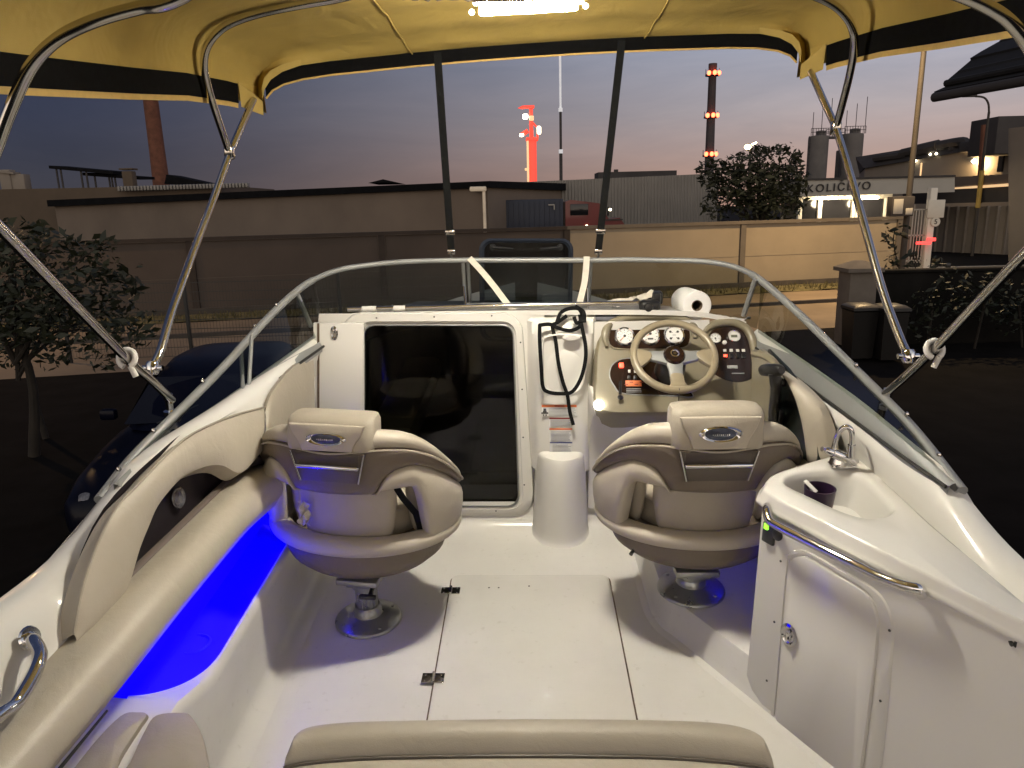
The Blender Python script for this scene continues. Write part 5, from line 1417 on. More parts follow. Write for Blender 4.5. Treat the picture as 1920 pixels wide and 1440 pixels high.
def leaves(mm, c, rx, ry, rz, n, size, mi=0, flat=.6, shell=.55):
    for _ in range(n):
        while True:
            p = V((random.uniform(-1, 1), random.uniform(-1, 1), random.uniform(-1, 1)))
            if shell*random.random() < p.length < 1: break
        q = V((c[0]+p.x*rx, c[1]+p.y*ry, c[2]+p.z*rz)); s = size*random.choice((.45, .7, .9, 1.1, 1.5))*random.uniform(.8, 1.2)
        u = V((random.gauss(0, 1), random.gauss(0, 1), random.gauss(0, flat))).normalized(); v = u.orthogonal().normalized()
        v = (v*math.cos(1.3*_)+u.cross(v)*math.sin(1.3*_)); w = v*s*.42
        mm.add([q-u*s, q+w*.9-u*s*.1, q+u*s, q-w*.9-u*s*.1], [(0, 1, 2, 3)], mi)
def tree(name, label, base, h, clumps, nleaf, size, trunk_r, limbs=7, group=None, mt=LEAF, catg='tree'):
    t = thing(name, label, catg, base, group); b = V(base)
    m = M(); top = b+V((random.uniform(-.2, .2), 0, h*.62)); mid = b.lerp(top, .5)+V((random.uniform(-.15, .15), .05, 0))
    m.tube(cat([b, mid, top], 8), [trunk_r*(1-.08*k) for k in range(8)], 9)
    for i in range(limbs):
        c = V(clumps[i % len(clumps)][:3]); st = b.lerp(top, random.uniform(.45, .95))
        m.tube(cat([st, st.lerp(c, .5)+V((0, 0, .12)), c], 6), [trunk_r*.42, trunk_r*.36, trunk_r*.3, trunk_r*.22, trunk_r*.15, trunk_r*.08], 6)
    wobj('trunk', m, BARK, t)
    m = M()
    for cl in clumps: leaves(m, cl[:3], cl[3], cl[4], cl[5], int(nleaf*cl[3]*cl[5]), size)
    wobj('crown', m, mt, t); return t

# left tree by the fence (overhanging the parked car) and its smaller neighbour
def clump_px(lst, y, ydev=.5):
    out = []
    for (px, py, rx, rz) in lst:
        p = W(px, py, y+random.uniform(-ydev, ydev)); k = y/F; out.append((p.x, p.y, p.z, rx*k, max(.25, rx*k*.8), rz*k))
    return out
cl = clump_px([(-60, 520, 90, 80), (30, 500, 70, 60), (100, 470, 60, 45), (-20, 600, 110, 60), (60, 560, 90, 60), (150, 545, 70, 50), (190, 500, 40, 40), (210, 580, 60, 45), (120, 615, 80, 40), (240, 625, 45, 35), (30, 450, 55, 40), (200, 455, 22, 18), (170, 468, 25, 18), (70, 430, 22, 16), (-10, 440, 40, 30), (245, 500, 14, 10), (275, 590, 16, 12), (285, 625, 14, 10), (232, 530, 28, 22), (258, 545, 18, 12), (190, 660, 40, 35), (20, 660, 40, 30), (100, 665, 30, 30)], 9.5)
bp_ = W(40, 720, 9.5); tree('tree', 'dark leafy tree in front of the fence at the left edge', (bp_.x, 9.5, 0), 3.4, cl, 1500, .062, .075, 12)
bp_ = W(68, 720, 10.3); cl = clump_px([(70, 620, 60, 40), (130, 600, 50, 40), (10, 610, 60, 40)], 10.3)
tree('tree', 'thin trunked young tree right behind the dark leafy one', (bp_.x, 10.3, 0), 2.6, cl, 1100, .06, .045, 5)
# big tree in the middle distance behind the wall
cl = clump_px([(1420, 350, 62, 42), (1400, 345, 60, 36), (1450, 350, 50, 40), (1365, 345, 42, 36), (1470, 345, 40, 42), (1395, 312, 40, 26), (1450, 305, 42, 30), (1345, 320, 28, 22), (1490, 315, 20, 28), (1330, 335, 24, 16), (1500, 360, 16, 34), (1350, 385, 40, 26), (1440, 390, 70, 26), (1425, 282, 16, 12), (1468, 280, 14, 10), (1318, 314, 14, 10), (1402, 292, 22, 12), (1492, 292, 14, 10), (1308, 318, 10, 6), (1384, 296, 16, 8), (1438, 284, 12, 8), (1506, 330, 10, 10), (1330, 305, 10, 8), (1480, 272, 8, 6)], 33, 1.0)
bp_ = W(1420, 420, 33); tree('tree', 'broad dark tree behind the wall in front of the street light', (bp_.x, 33, 0), 4.6, cl, 440, .125, .22, 14)
# climbing plant at the pole and weeds on the garden wall
pt = thing('climbing_plant', 'large-leaved climbing plant around the foot of the lamp pole', 'plant', W(1690, 520, 17.0))
m = M()
for (px, py, n, r) in ((1672, 434, 7, 20), (1690, 428, 6, 16), (1668, 452, 5, 12), (1676, 468, 5, 10), (1672, 488, 8, 12), (1712, 482, 7, 14), (1684, 505, 12, 20), (1740, 500, 8, 18), (1665, 515, 10, 18), (1760, 488, 4, 10), (1705, 520, 10, 26)):
    p = W(px, py, 17.0); leaves(m, p, r*17/F, .2, r*17/F, n*2, .10)
wobj('leaves', m, LEAF2, pt)
m = M(); m.tube(cat([W(1690, 520, 17), W(1680, 480, 17), W(1675, 450, 17), W(1680, 425, 17)], 10), .012, 6); m.tube(cat([W(1720, 520, 17), W(1715, 490, 17), W(1712, 470, 17)], 8), .010, 6); wobj('stems', m, BARK, pt)
cl = []
hd_ = thing('hedge', 'dark overgrown hedge along the garden wall on the right', 'hedge', (pb.x+4, 14.9, 0))
m = M()
for i in range(26): leaves(m, (pb.x+1.0+i*.35, 15.2+random.uniform(-.2, .2), .75+random.uniform(0, .6)), .42, .35, .6, 90, .07)
wobj('leaves', m, LEAF2, hd_)
for i in range(9):
    wobj('stem', M().tube([V((pb.x+1.2+i, 15.2, 0)), V((pb.x+1.2+i+random.uniform(-.2, .2), 15.2, .9))], .025, 6), BARK, hd_)

# dark house on the right: roof corner silhouetted against the sky
hs = thing('house', 'dark neighbouring house whose tiled roof corner juts in at upper right', 'house', (8.5, 9, 0))
Yh = 7.0
def hw_(px, py, y): return W(px, py, y)
sil = [(1751, 172), (1776, 161), (1774, 152), (1820, 113), (1819, 109), (1840, 96), (1905, 60), (2030, 10), (2140, 10), (2140, 150), (1918, 157), (1887, 158), (1850, 169), (1810, 181), (1806, 176), (1793, 176), (1782, 179), (1770, 184), (1757, 184)]
q = [W(x, y, Yh) for x, y in sil]
m = M().prism(q, (1.2, -4.5, .0)); wobj('roof', m, TILE, hs)
m = M()
for i in range(5):
    a = W(1774+26*i, 152-19*i, Yh-.02); m.tube([a+V((0, 0, -.02)), a+V((1.2, -4.4, -.02))], .03, 8)
wobj('roof_tile', m, TILE, hs)
g0 = W(1752, 176, Yh-.05); m = M().tube([g0+V((0, 0, -.03)), g0+V((1.2, -4.4, -.03))], .04, 10); wobj('gutter', m, FACTD, hs)
m = M(); w0 = V((7.0, 0, 0)); m.box((9.2, 4.2, 1.9), (4.4, 4.2, 3.8)); wobj('wall', m, PLASTERD, hs)
m = M().box((w0.x-.01, 4.4, 2.2), (.05, 1.0, 1.2), bev=.01); wobj('window', m, WINDK, hs)

# ---- buildings behind the wall
def wall_px(m, p0, d0, p1, d1, ztop, mi=0, z0=0):
    a = W(p0, 400, d0); b = W(p1, 400, d1); vquad(m, a, b, z0, ztop, mi); return a, b
# long low hall on the left
hl = thing('long_hall', 'long low grey hall with a dark roof edge and a pale downpipe', 'building', (-17, 44, 0))
a = W(108, 420, 52); b = W(915, 390, 34.0)
zl = W(108, 387, 52).z; zr = W(915, 352, 34).z; m = M()
m.loops([[V((a.x, a.y, 0)), V((b.x, b.y, 0)), V((b.x+4, b.y+10, 0)), V((a.x+4, a.y+10, 0))], [V((a.x, a.y, zl)), V((b.x, b.y, zr)), V((b.x+4, b.y+10, zr)), V((a.x+4, a.y+10, zl))]], 0)
wobj('wall', m, PLASTER, hl)
m = M(); off = V((.5, -.9, 0)).normalized()*-.0
e0, e1 = V((a.x-.3, a.y-.3, zl)), V((b.x+.1, b.y-.3, zr))
m.loops([[e0, e0+V((0, 0, .42)), e0+V((4.3, 10.6, .5)), e0+V((4.3, 10.6, 0))], [e1, e1+V((0, 0, .28)), e1+V((4.3, 10.6, .4)), e1+V((4.3, 10.6, 0))]], 0, True, True)
wobj('roof', m, ROOFD, hl)
m = M(); d0_ = V((b.x-.16, b.y-.16, 0)); m.tube([d0_+V((0, 0, .2)), d0_+V((0, 0, zr-.1))], .075, 10); m.box(d0_+V((-.25, 0, zr-.05)), (.75, .24, .22), bev=.06); wobj('downpipe', m, PIPEW, hl)
# taller brownish block at the far left with a clutter of roof shelters
bl = thing('brown_block', 'brownish flat-roofed block at the far left edge', 'building', (-45, 60, 0))
a = W(-60, 400, 57); b = W(420, 400, 57); zt_ = W(110, 352, 57).z; zt2 = W(420, 347, 57).z
m = M(); m.loops([[V((a.x, 57, 0)), V((b.x, 57, 0)), V((b.x, 70, 0)), V((a.x, 70, 0))], [V((a.x, 57, zt_)), V((b.x, 57, zt2)), V((b.x, 70, zt2)), V((a.x, 70, zt_))]], 0, False, True); wobj('wall', m, PLASTERD, bl)
m = M(); r0 = W(225, 354, 56.5); r1 = W(470, 347, 56.5)
for i in range(40):
    t = i/40; p = r0.lerp(r1, t); m.box(p+V((0, 0, .0)), ((r1.x-r0.x)/55, .5, .34), bev=.04)
wobj('roof_edge', m, CORR, bl)
def shelter(name, label, x0_, x1_, ytop, ybase, y, tilt, posts_):
    a = W(x0_, ytop, y); b = W(x1_, ytop+tilt, y); t = thing(name, label, 'shelter', V(((a.x+b.x)/2, y, 0)), 'open shelters on the block roof')
    m = M(); m.loops([[p, p+V((0, 2.5, .1)), p+V((0, 2.5, .3)), p+V((0, 0, .22))] for p in (a, b)], 0, True, True); wobj('roof', m, ROOFD, t)
    for px in posts_:
        c0_ = W(px, ybase, y); u = (px-x0_)/(x1_-x0_); c1_ = a.lerp(b, u); wobj('post', M().tube([V((c1_.x, y+.1, c0_.z)), V((c1_.x, y+.1, c1_.z))], .07, 6), FACTD, t)
    return t
shelter('roof_shelter', 'long open shelter with a sloping dark roof on the far left block', 92, 212, 316, 354, 58, 11, (104, 112, 150, 160))
shelter('roof_shelter', 'lower open shelter to the right of the long one', 155, 262, 329, 354, 58.5, 8, (176, 203, 208, 214))
m = M(); c0_ = W(244, 342, 57.6); m.box(c0_, (.75, .7, 1.6), bev=.05); m.box(c0_+V((0, 0, .95)), (1.0, .9, .12), bev=.02); wobj_ = wobj('chimney', m, PLASTERD); tag(wobj_, 'stubby chimney with a flat cap beside the roof shelters', 'chimney')
m = M(); c0_ = W(38, 340, 57.6); m.box(c0_+V((0, 0, -.2)), (1.1, .8, 1.4), bev=.03); m.box(W(16, 338, 57.5), (.8, .8, 1.5), bev=.05); m.box(W(14, 323, 57.4), (1.4, .9, .15), rot=Matrix.Rotation(.15, 3, 'Y')); tag(wobj('roof_cabin', m, FACT), 'small pale roof cabin at the extreme left of the block roof', 'cabin')
# brick chimney
b0 = W(303, 348, 70); t0 = V((b0.x-.05, 70, 20)); m = M(); m.lathe([(.95, 0), (.72, 6), (.66, 9), (.56, 22), (.60, 22.1), (.60, 22.8)], V((b0.x, 70, 0)), (0, 0, 1), 20)
tag(wobj('brick_chimney', m, BRICK), 'tall tapering red brick chimney rising behind the left hall', 'chimney')
m = M(); m.loops([[W(308, 345, 66), W(312, 327, 66), W(404, 347, 66)], [W(308, 345, 66)+V((0, 3, 0)), W(312, 327, 66)+V((0, 3, 0)), W(404, 347, 66)+V((0, 3, 0))]], 0, True, True)
tag(wobj('lean_to_roof', m, ROOFD), 'dark sloping lean-to roof at the foot of the brick chimney', 'roof')
m = M(); m.loops([[W(690, 343, 60), W(718, 336, 60), W(745, 342, 60)], [W(690, 343, 60)+V((0, 5, 0)), W(718, 336, 60)+V((0, 5, 0)), W(745, 342, 60)+V((0, 5, 0))]], 0, True, True)
tag(wobj('gable_roof', m, ROOFD), 'small dark gable peeping over the long hall roof', 'roof')

# corrugated shed in the middle
sh = thing('corrugated_shed', 'grey corrugated metal shed behind the truck', 'building', (4, 44, 0))
a = W(880, 390, 44); b = W(1345, 385, 44); z0_, z1_ = W(915, 345, 44).z, W(1345, 325, 44).z
m = M(); n = 150; lo_, hi_ = [], []
for i in range(n*2+1):
    t = i/(n*2); x = a.x+(b.x-a.x)*t; dy = -.05 if (i//1) % 4 in (0, 1) else .0
    lo_.append(V((x, 44+dy, 0))); hi_.append(V((x, 44+dy, z0_+(z1_-z0_)*t)))
m.grid([lo_, hi_]); wobj('front_sheeting', m, CORR, sh, 20)
m = M(); m.loops([[V((a.x, 44.06, 0)), V((b.x, 44.06, 0)), V((b.x, 60, 0)), V((a.x, 60, 0))], [V((a.x, 44.06, z0_)), V((b.x, 44.06, z1_)), V((b.x, 60, z1_)), V((a.x, 60, z0_))]], 0, False, True); wobj('shed_body', m, CORR, sh)
m = M(); m.box(W(1190, 330, 46), (4.6, 2, .45)); m.box(W(1155, 326, 46), (.22, .3, .5)); wobj('roof_unit', m, FACTD, sh)
# lorry parked by the shed
lo = thing('lorry', 'red cab lorry with a dark blue box parked beyond the wall', 'lorry', (0.5, 36, 0))
a = W(920, 376, 36); b = W(1056, 374, 36)
m = M().box(((a.x+b.x)/2, 37.2, (a.z+.9)/2), (b.x-a.x, 2.4, a.z-.9), bev=.05); wobj('cargo_box', m, TRKB, lo)
m = M()
for i in range(14): m.box((a.x+(b.x-a.x)*(i+.5)/14, 35.985, (a.z+.9)/2), (.06, .05, a.z-1.1), bev=.01)
wobj('box_rib', m, TRKB, lo)
c = W(1034, 384, 35.9); m = M(); m.box(c, (.30, .02, .05)); m.box(c+V((.13, 0, -.12)), (.05, .02, .22)); wobj('box_mark', m, FASC, lo)
a = W(1060, 378, 36); b = W(1128, 381, 36); z0_ = 1.0
m = M(); e = W(1172, 412, 36)
pr = [V((a.x, 36, z0_)), V((a.x, 36, a.z)), V((a.x+.25, 36, a.z+.08)), V((b.x-.1, 36, b.z)), V((b.x+.35, 36, b.z-.75)), V((e.x-.25, 36, e.z+.10)), V((e.x, 36, e.z-.25)), V((e.x, 36, z0_))]
m.prism(pr, (0, 2.3, 0), bev=.06); wobj('cab', m, TRKR, lo)
m = M().box(W(1086, 393, 35.97), (.85, .03, .52), bev=.08); wobj('cab_window', m, WINDK, lo)
m = M().box(W(1140, 396, 35.9), (.10, .12, .42), bev=.03); m.box(W(1150, 412, 35.95), (.9, .05, .06)); wobj('mirror', m, BLACK, lo)
m = M().lathe([(.06, 0), (.05, .04), (0, .05)], W(1144, 393, 35.8), (0, -1, 0), 10); m.box(W(1100, 423, 35.96), (.08, .03, .05)); wobj('marker_lamp', m, LAMPS, lo)
for px in (960, 1000, 1098, 1150):
    c = W(px, 440, 36.2); wobj('wheel', M().lathe([(.40, -.14), (.48, -.12), (.48, .12), (.40, .14)], V((c.x, 36.2, .48)), (0, 1, 0), 20, cap0=True, cap1=True), RUBBER, lo)

# illuminated red tower
Yt = 90; k = Yt/F
tw = thing('red_tower', 'red floodlit tower with lamps on brackets behind the shed', 'tower', V((W(997, 340, Yt).x, Yt, 0)))
def px_box(m, x0_, y0_, x1_, y1_, y, d=.8, bev=.05, mi=0):
    a, b = W(x0_, y0_, y), W(x1_, y1_, y); m.box((a+b)/2, (abs(b.x-a.x), d, abs(a.z-b.z)), mi, bev=bev)
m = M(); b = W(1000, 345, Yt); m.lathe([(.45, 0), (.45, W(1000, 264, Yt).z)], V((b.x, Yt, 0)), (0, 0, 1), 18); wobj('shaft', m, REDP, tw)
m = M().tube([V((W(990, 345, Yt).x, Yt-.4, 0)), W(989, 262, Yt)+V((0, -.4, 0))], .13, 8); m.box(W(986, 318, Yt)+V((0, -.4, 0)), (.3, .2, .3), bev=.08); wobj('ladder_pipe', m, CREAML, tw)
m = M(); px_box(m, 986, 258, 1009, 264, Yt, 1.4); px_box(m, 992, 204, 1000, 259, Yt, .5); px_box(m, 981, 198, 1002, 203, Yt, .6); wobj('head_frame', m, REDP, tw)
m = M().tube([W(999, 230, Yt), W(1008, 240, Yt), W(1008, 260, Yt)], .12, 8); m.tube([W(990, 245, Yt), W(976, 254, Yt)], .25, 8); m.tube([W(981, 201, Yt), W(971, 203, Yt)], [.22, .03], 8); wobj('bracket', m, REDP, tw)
for q_ in ((1007, 237, 1014, 251, Yt, .5, .1), (980, 214, 990, 223, Yt-.3, .5, .15), (974, 251, 982, 256, Yt-.3, .4, .1)):
    m = M(); px_box(m, *q_); wobj('floodlight', m, LAMPS, tw)
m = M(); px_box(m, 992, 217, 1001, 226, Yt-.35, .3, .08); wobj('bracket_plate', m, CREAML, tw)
# thin mast
b = W(1052, 340, 62); t = W(1049, 60, 62); m0 = thing('mast', 'thin dark and white mast standing right of the red tower', 'mast', V((b.x, 62, 0)))
z_ = [0, W(1052, 284, 62).z, W(1051, 206, 62).z, W(1049, 40, 62).z]
wobj('lower_section', M().tube([V((b.x, 62, 0)), V((b.x, 62, z_[1]))], .13, 8), FACTD, m0)
wobj('middle_section', M().tube([V((b.x, 62, z_[1])), V((b.x, 62, z_[2]))], .10, 8), FACTD, m0)
wobj('upper_section', M().tube([V((b.x, 62, z_[2])), V((b.x, 62, z_[3]))], .09, 8), MASTW, m0)
for z in z_[1:3]: wobj('collar', M().tube([V((b.x, 62, z-.15)), V((b.x, 62, z+.15))], .17, 8), MASTW, m0)
# smoke stack with red lights
Ys = 150; b = W(1329, 330, Ys); st = thing('smoke_stack', 'tall dark smoke stack with three rings of red beacons', 'chimney', V((b.x, Ys, 0)))
zt_ = W(1329, 128, Ys).z; m = M().lathe([(1.0, 0), (.85, zt_*.5), (.72, zt_), (.80, zt_+.1), (.80, zt_+.8), (.6, zt_+.8)], V((b.x, Ys, 0)), (0, 0, 1), 20); wobj('stack_pipe', m, STACK, st)
for py in (141, 220, 292):
    z = W(1329, py, Ys).z; m = M().lathe([(.8, -.25), (1.35, -.15), (1.35, .15), (.8, .2)], V((b.x, Ys, z)), (0, 0, 1), 20)
    for kx in range(10):
        a = 2*PI*kx/10; m.tube([V((b.x+1.3*math.cos(a), Ys+1.3*math.sin(a), z)), V((b.x+1.3*math.cos(a), Ys+1.3*math.sin(a), z+1.1))], .04, 5)
    wobj('gallery', m, STACK, st)
    for (dx, dy) in ((-.9, -1), (.05, -1.4), (1.0, -.9)):
        wobj('beacon', M().lathe([(0, -.45), (.32, -.3), (.36, 0), (.3, .3), (0, .45)], V((b.x+dx, Ys+dy, z+.25)), (0, 0, 1), 10), REDL, st)
# glowing street light beyond the tree
b = W(1406, 300, 46); sl3 = thing('street_lamp', 'lit double-headed street lamp glowing above the broad tree', 'street lamp', V((b.x, 46, 0)))
h1, h2 = W(1402, 276, 46), W(1414, 269, 46)
wobj('pole', M().tube([V((b.x, 46, 0)), V((b.x, 46, h2.z-.1))], .08, 8), GALV, sl3)
wobj('lamp_glass', M().lathe([(0, -.16), (.16, -.08), (.2, 0), (.14, .12), (0, .16)], h1, (0, 0, 1), 14), STREETL, sl3)
wobj('lamp_glass', M().box(h2, (.32, .12, .10), bev=.04, rot=Matrix.Rotation(-.4, 3, 'Y')), STREETL, sl3)
wobj('lamp_arm', M().tube([h1+V((0, 0, .2)), V((b.x, 46, h2.z-.12)), h2+V((0, 0, .08))], .04, 6), GALV, sl3)

# silos
Yg = 110
for i, (x0_, x1_, ytop, lb) in enumerate(((1512, 1548, 256, 'left concrete silo of the pair, ladder up its side'), (1573, 1612, 252, 'right concrete silo of the pair, half behind the steel tube'), (1565, 1580, 283, 'short dark silo squeezed between the two tall ones'))):
    a, b = W(x0_, 330, Yg+i*2), W(x1_, 330, Yg+i*2); r = (b.x-a.x)/2; z = W(x0_, ytop, Yg+i*2).z; c = V(((a.x+b.x)/2, Yg+i*2, 0))
    s = thing('silo', lb, 'silo', c, 'factory silos')
    wobj('drum', M().lathe([(r, 0), (r, z-.3), (r*.97, z), (0, z+.2)], c, (0, 0, 1), 28), SILO, s)
    if i < 2:
        m = M().lathe([(r*.45, z), (r*.45, z+.7), (0, z+.8)], c+V((.3, 0, 0)), (0, 0, 1), 16); wobj('roof_hatch', m, SILO, s)
        m = M()
        for kx in range(3): m.tube([c+V((-r+.3+kx*r*.9, -r*.3, z)), c+V((-r+.3+kx*r*.9, -r*.3, z+3.2+kx*.9))], .05, 5)
        wobj('antenna', m, STACK, s)
        m = M()
        for kx in range(9): m.tube([c+V((-r+2*r*kx/8, -r*.5, z)), c+V((-r+2*r*kx/8, -r*.5, z+1.0))], .04, 4)
        for zz in (.5, 1.0): m.tube([c+V((-r, -r*.5, z+zz)), c+V((r, -r*.5, z+zz))], .04, 4)
        wobj('railing', m, STACK, s)
        m = M()
        for sx in (-.25, .25): m.tube([c+V((-r*.98+sx*.6, -r*.35, 0)), c+V((-r*.98+sx*.6, -r*.35, z))], .05, 4)
        for kx in range(24): m.tube([c+V((-r*.98-.15, -r*.35, z*kx/24)), c+V((-r*.98+.15, -r*.35, z*kx/24))], .03, 4)
        wobj('ladder', m, STACK, s)
a, b = W(1546, 259, Yg), W(1580, 257, Yg); m = M(); m.box((a+b)/2, ((b.x-a.x), 1.2, .3))
for zz in (.6, 1.1): m.tube([a+V((0, -.6, zz)), b+V((0, -.6, zz))], .04, 4)
for kx in range(7): p = a.lerp(b, kx/6); m.tube([p+V((0, -.6, 0)), p+V((0, -.6, 1.1))], .04, 4)
tag(wobj('catwalk', m, STACK), 'railed steel catwalk bridging the tops of the two tall silos', 'catwalk')

# gatehouse with the sign
Yk = 38
gh = thing('gatehouse', 'lit gatehouse with a KOLIČEVO sign on its grey canopy fascia', 'building', (17, 40, 0))
def slabpx(m, x0_, yt0, yb0, x1_, yt1, yb1, y0_, y1_, depth, mi=0):
    a, b, c, d = W(x0_, yb0, y0_), W(x1_, yb1, y1_), W(x1_, yt1, y1_), W(x0_, yt0, y0_)
    m.prism([a, b, c, d], (0, depth, 0), mi); return a, b, c, d
m = M(); fa = slabpx(m, 1500, 338, 369, 1790, 331, 360, Yk, Yk, 5); wobj('canopy_fascia', m, FASC, gh)
m = M(); slabpx(m, 1498, 335, 338.5, 1792, 328, 331.5, Yk-.08, Yk-.08, 5.3); wobj('canopy_capping', m, FACTD, gh)
m = M(); a, b = W(1505, 372, Yk+.3), W(1690, 366, Yk+.3)
bs = Yk+1.6
wa, wb_ = W(1496, 420, bs), W(1668, 420, bs)
m.box(((wa.x+wb_.x)/2, bs+1.5, .9), (wb_.x-wa.x, 3, 1.8)); wobj('lower_wall', m, WHITEW, gh)
m = M()
for px in (1500, 1537, 1601, 1606, 1662):
    c = W(px, 390, bs); m.box((c.x, bs+.05, 2.5), (.22, .22, 1.6), bev=.02)
m.box(((wa.x+wb_.x)/2, bs+.05, 3.28), (wb_.x-wa.x, .24, .34), bev=.02); wobj('window_frame', m, WHITEW, gh)
for (x0_, x1_) in ((1504, 1533), (1541, 1598), (1610, 1658)):
    a, b = W(x0_, 390, bs), W(x1_, 390, bs); m = M(); m.box(((a.x+b.x)/2, bs+.12, 2.45), (b.x-a.x, .04, 1.3)); wobj('window', m, WINDK, gh)
m = M().box(((wa.x+wb_.x)/2, bs+2.6, 2.6), (wb_.x-wa.x, .1, 1.6)); wobj('back_wall', m, FACT, gh)
for px, w_ in ((1557, .7), (1628, 1.0)):
    c = W(px, 371, Yk+.8); wobj('canopy_lamp', M().box(c, (w_, .3, .14), bev=.05), TUBEL, gh)
bpy.context.view_layer.update()
for nm_, px in (('gate_light_a', 1557), ('gate_light_b', 1628)):
    c = W(px, 374, Yk+.8); l = bpy.data.lights.new(nm_, 'POINT'); l.energy = 150; l.color = (1, .80, .50); l.shadow_soft_size = .2
    o = bpy.data.objects.new(nm_, l); COL.objects.link(o); o.location = c+V((0, -.05, -.2))
cv = bpy.data.curves.new('sign_text', 'FONT'); cv.body = 'KOLIČEVO'; cv.size = .78; cv.extrude = .03; cv.space_character = 1.28
tmp = bpy.data.objects.new('sign_text_tmp', cv); COL.objects.link(tmp); bpy.context.view_layer.update()
me = bpy.data.meshes.new_from_object(tmp.evaluated_get(bpy.context.evaluated_depsgraph_get())); bpy.data.objects.remove(tmp)
tl = W(1514, 361, Yk-.06); xs = [v.co.x for v in me.vertices]; wtext = max(xs)-min(xs); targ = W(1630, 361, Yk).x-tl.x
for v in me.vertices:
    c = v.co.copy(); v.co = V(((c.x-min(xs))*targ/wtext, -c.z, c.y*.70+(c.x)*.02))
me.materials.clear(); me.materials.append(FACTD)
so = bpy.data.objects.new('sign_lettering', me); COL.objects.link(so); so.parent = gh; so.location = tl-ROOTS[gh.name]
# gate column, signs and barrier lights
Yc = 33
gc = thing('gate_column', 'white gate column right of the gatehouse with a barred gate leaf', 'gate', V((W(1737, 480, Yc).x, Yc, 0)))
c = W(1737, 470, Yc); m = M().box((c.x, Yc, 1.75), (.30, .30, 3.5), bev=.03); wobj('column', m, WHITEW, gc)
m = M(); c2 = W(1722, 430, Yc)
for i in range(6): m.box((c2.x-.3+i*.13, Yc, 1.45), (.035, .05, 2.3))
for z in (.4, 1.5, 2.6): m.box((c2.x, Yc, z), (.85, .05, .06))
wobj('gate_bar', m, FASC, gc)
m = M().box(W(1700, 440, Yc+.3)+V((0, 0, -.4)), (.4, .3, 3.4), bev=.03); wobj('gate_post', m, FACT, gc)
for nm_, lb, x0_, y0_, x1_, y1_ in (('barrier_light', 'lower glowing red barrier bar by the gate column', 1718, 453, 1745, 458), ('barrier_light', 'upper glowing red barrier bar by the gate column', 1738, 446, 1754, 452)):
    m = M(); px_box(m, x0_, y0_, x1_, y1_, Yc-.4, .1, .03); tag(wobj(nm_, m, REDBAR), lb, 'barrier light', 'red barrier lights')
m = M(); px_box(m, 1741, 375, 1769, 408, Yc-.2, .06, .02); o = wobj('notice_board', m, SIGNW); tag(o, 'white notice board with small grey marks by the gate column', 'sign')
m = M(); px_box(m, 1757, 391, 1762, 396, Yc-.25, .03, 0); px_box(m, 1759, 399, 1763, 401, Yc-.25, .03, 0); obj('board_mark', m, PRINTG, o, 'W', root=o) if False else None
c = W(1754, 416, Yc-.2); t = thing('round_sign', 'round white sign with a 5 hanging below the notice board', 'sign', c)
wobj('disc', M().lathe([(0, -.02), (.20, -.02), (.20, .02), (0, .02)], c, (0, 1, 0), 24), SIGNW, t)
cv = bpy.data.curves.new('five', 'FONT'); cv.body = '5'; cv.size = .30; cv.extrude = .01; cv.align_x = 'CENTER'; cv.align_y = 'CENTER'
tmp = bpy.data.objects.new('five_tmp', cv); COL.objects.link(tmp); bpy.context.view_layer.update()
me = bpy.data.meshes.new_from_object(tmp.evaluated_get(bpy.context.evaluated_depsgraph_get())); bpy.data.objects.remove(tmp)
for v in me.vertices: k_ = v.co.copy(); v.co = V((k_.x, -.03-k_.z, k_.y))
me.materials.clear(); me.materials.append(FACTD); so = bpy.data.objects.new('sign_digit', me); COL.objects.link(so); so.parent = t
# long perimeter fence of panels on the right behind the gate
rf = thing('panel_fence', 'tall dull concrete panel fence behind the gate on the right', 'fence', (26, 42, 0))
a, b = W(1752, 470, 44), W(1990, 470, 38); zt_ = W(1800, 388, 42).z
m = M(); n = 12
for i in range(n):
    p, q = a.lerp(b, i/n), a.lerp(b, (i+.94)/n); m.prism([V((p.x, p.y, 0)), V((q.x, q.y, 0)), V((q.x, q.y+.12, 0)), V((p.x, p.y+.12, 0))], (0, 0, zt_), bev=.02)
wobj('fence_panel', m, FACT, rf)
m = M()
for i in range(n+1):
    p = a.lerp(b, (i-.03)/n); m.box((p.x, p.y-.02, zt_/2), (.16, .2, zt_+.05), bev=.02)
wobj('fence_post', m, FACT, rf)
# paved forecourt in front of the gate
m = M(); m.grid([[W(1690, 500, 29)*0+V((x, y, .016)) for x in frange(13.5, 40, 10)] for y in (26.5, 34)]); struct(wobj('forecourt', m, mat('pale_paving', (.30, .265, .21), .85, var=.12, vscale=.8)))
m = M(); c = W(1762, 478, 31); m.box((c.x, 31, .12), (1.7, .3, .24), bev=.03); tag(wobj('kerb_block', m, FASC), 'pale kerb block at the foot of the gate column', 'kerb')
m = M(); c = W(1779, 482, 30); m.tube([V((c.x, 30, 0)), V((c.x, 30, .35))], .05, 8); m.box((c.x, 30, .42), (.2, .1, .18), bev=.03); tag(wobj('bollard', m, BLACK), 'small dark bollard on the forecourt right of the kerb block', 'bollard')
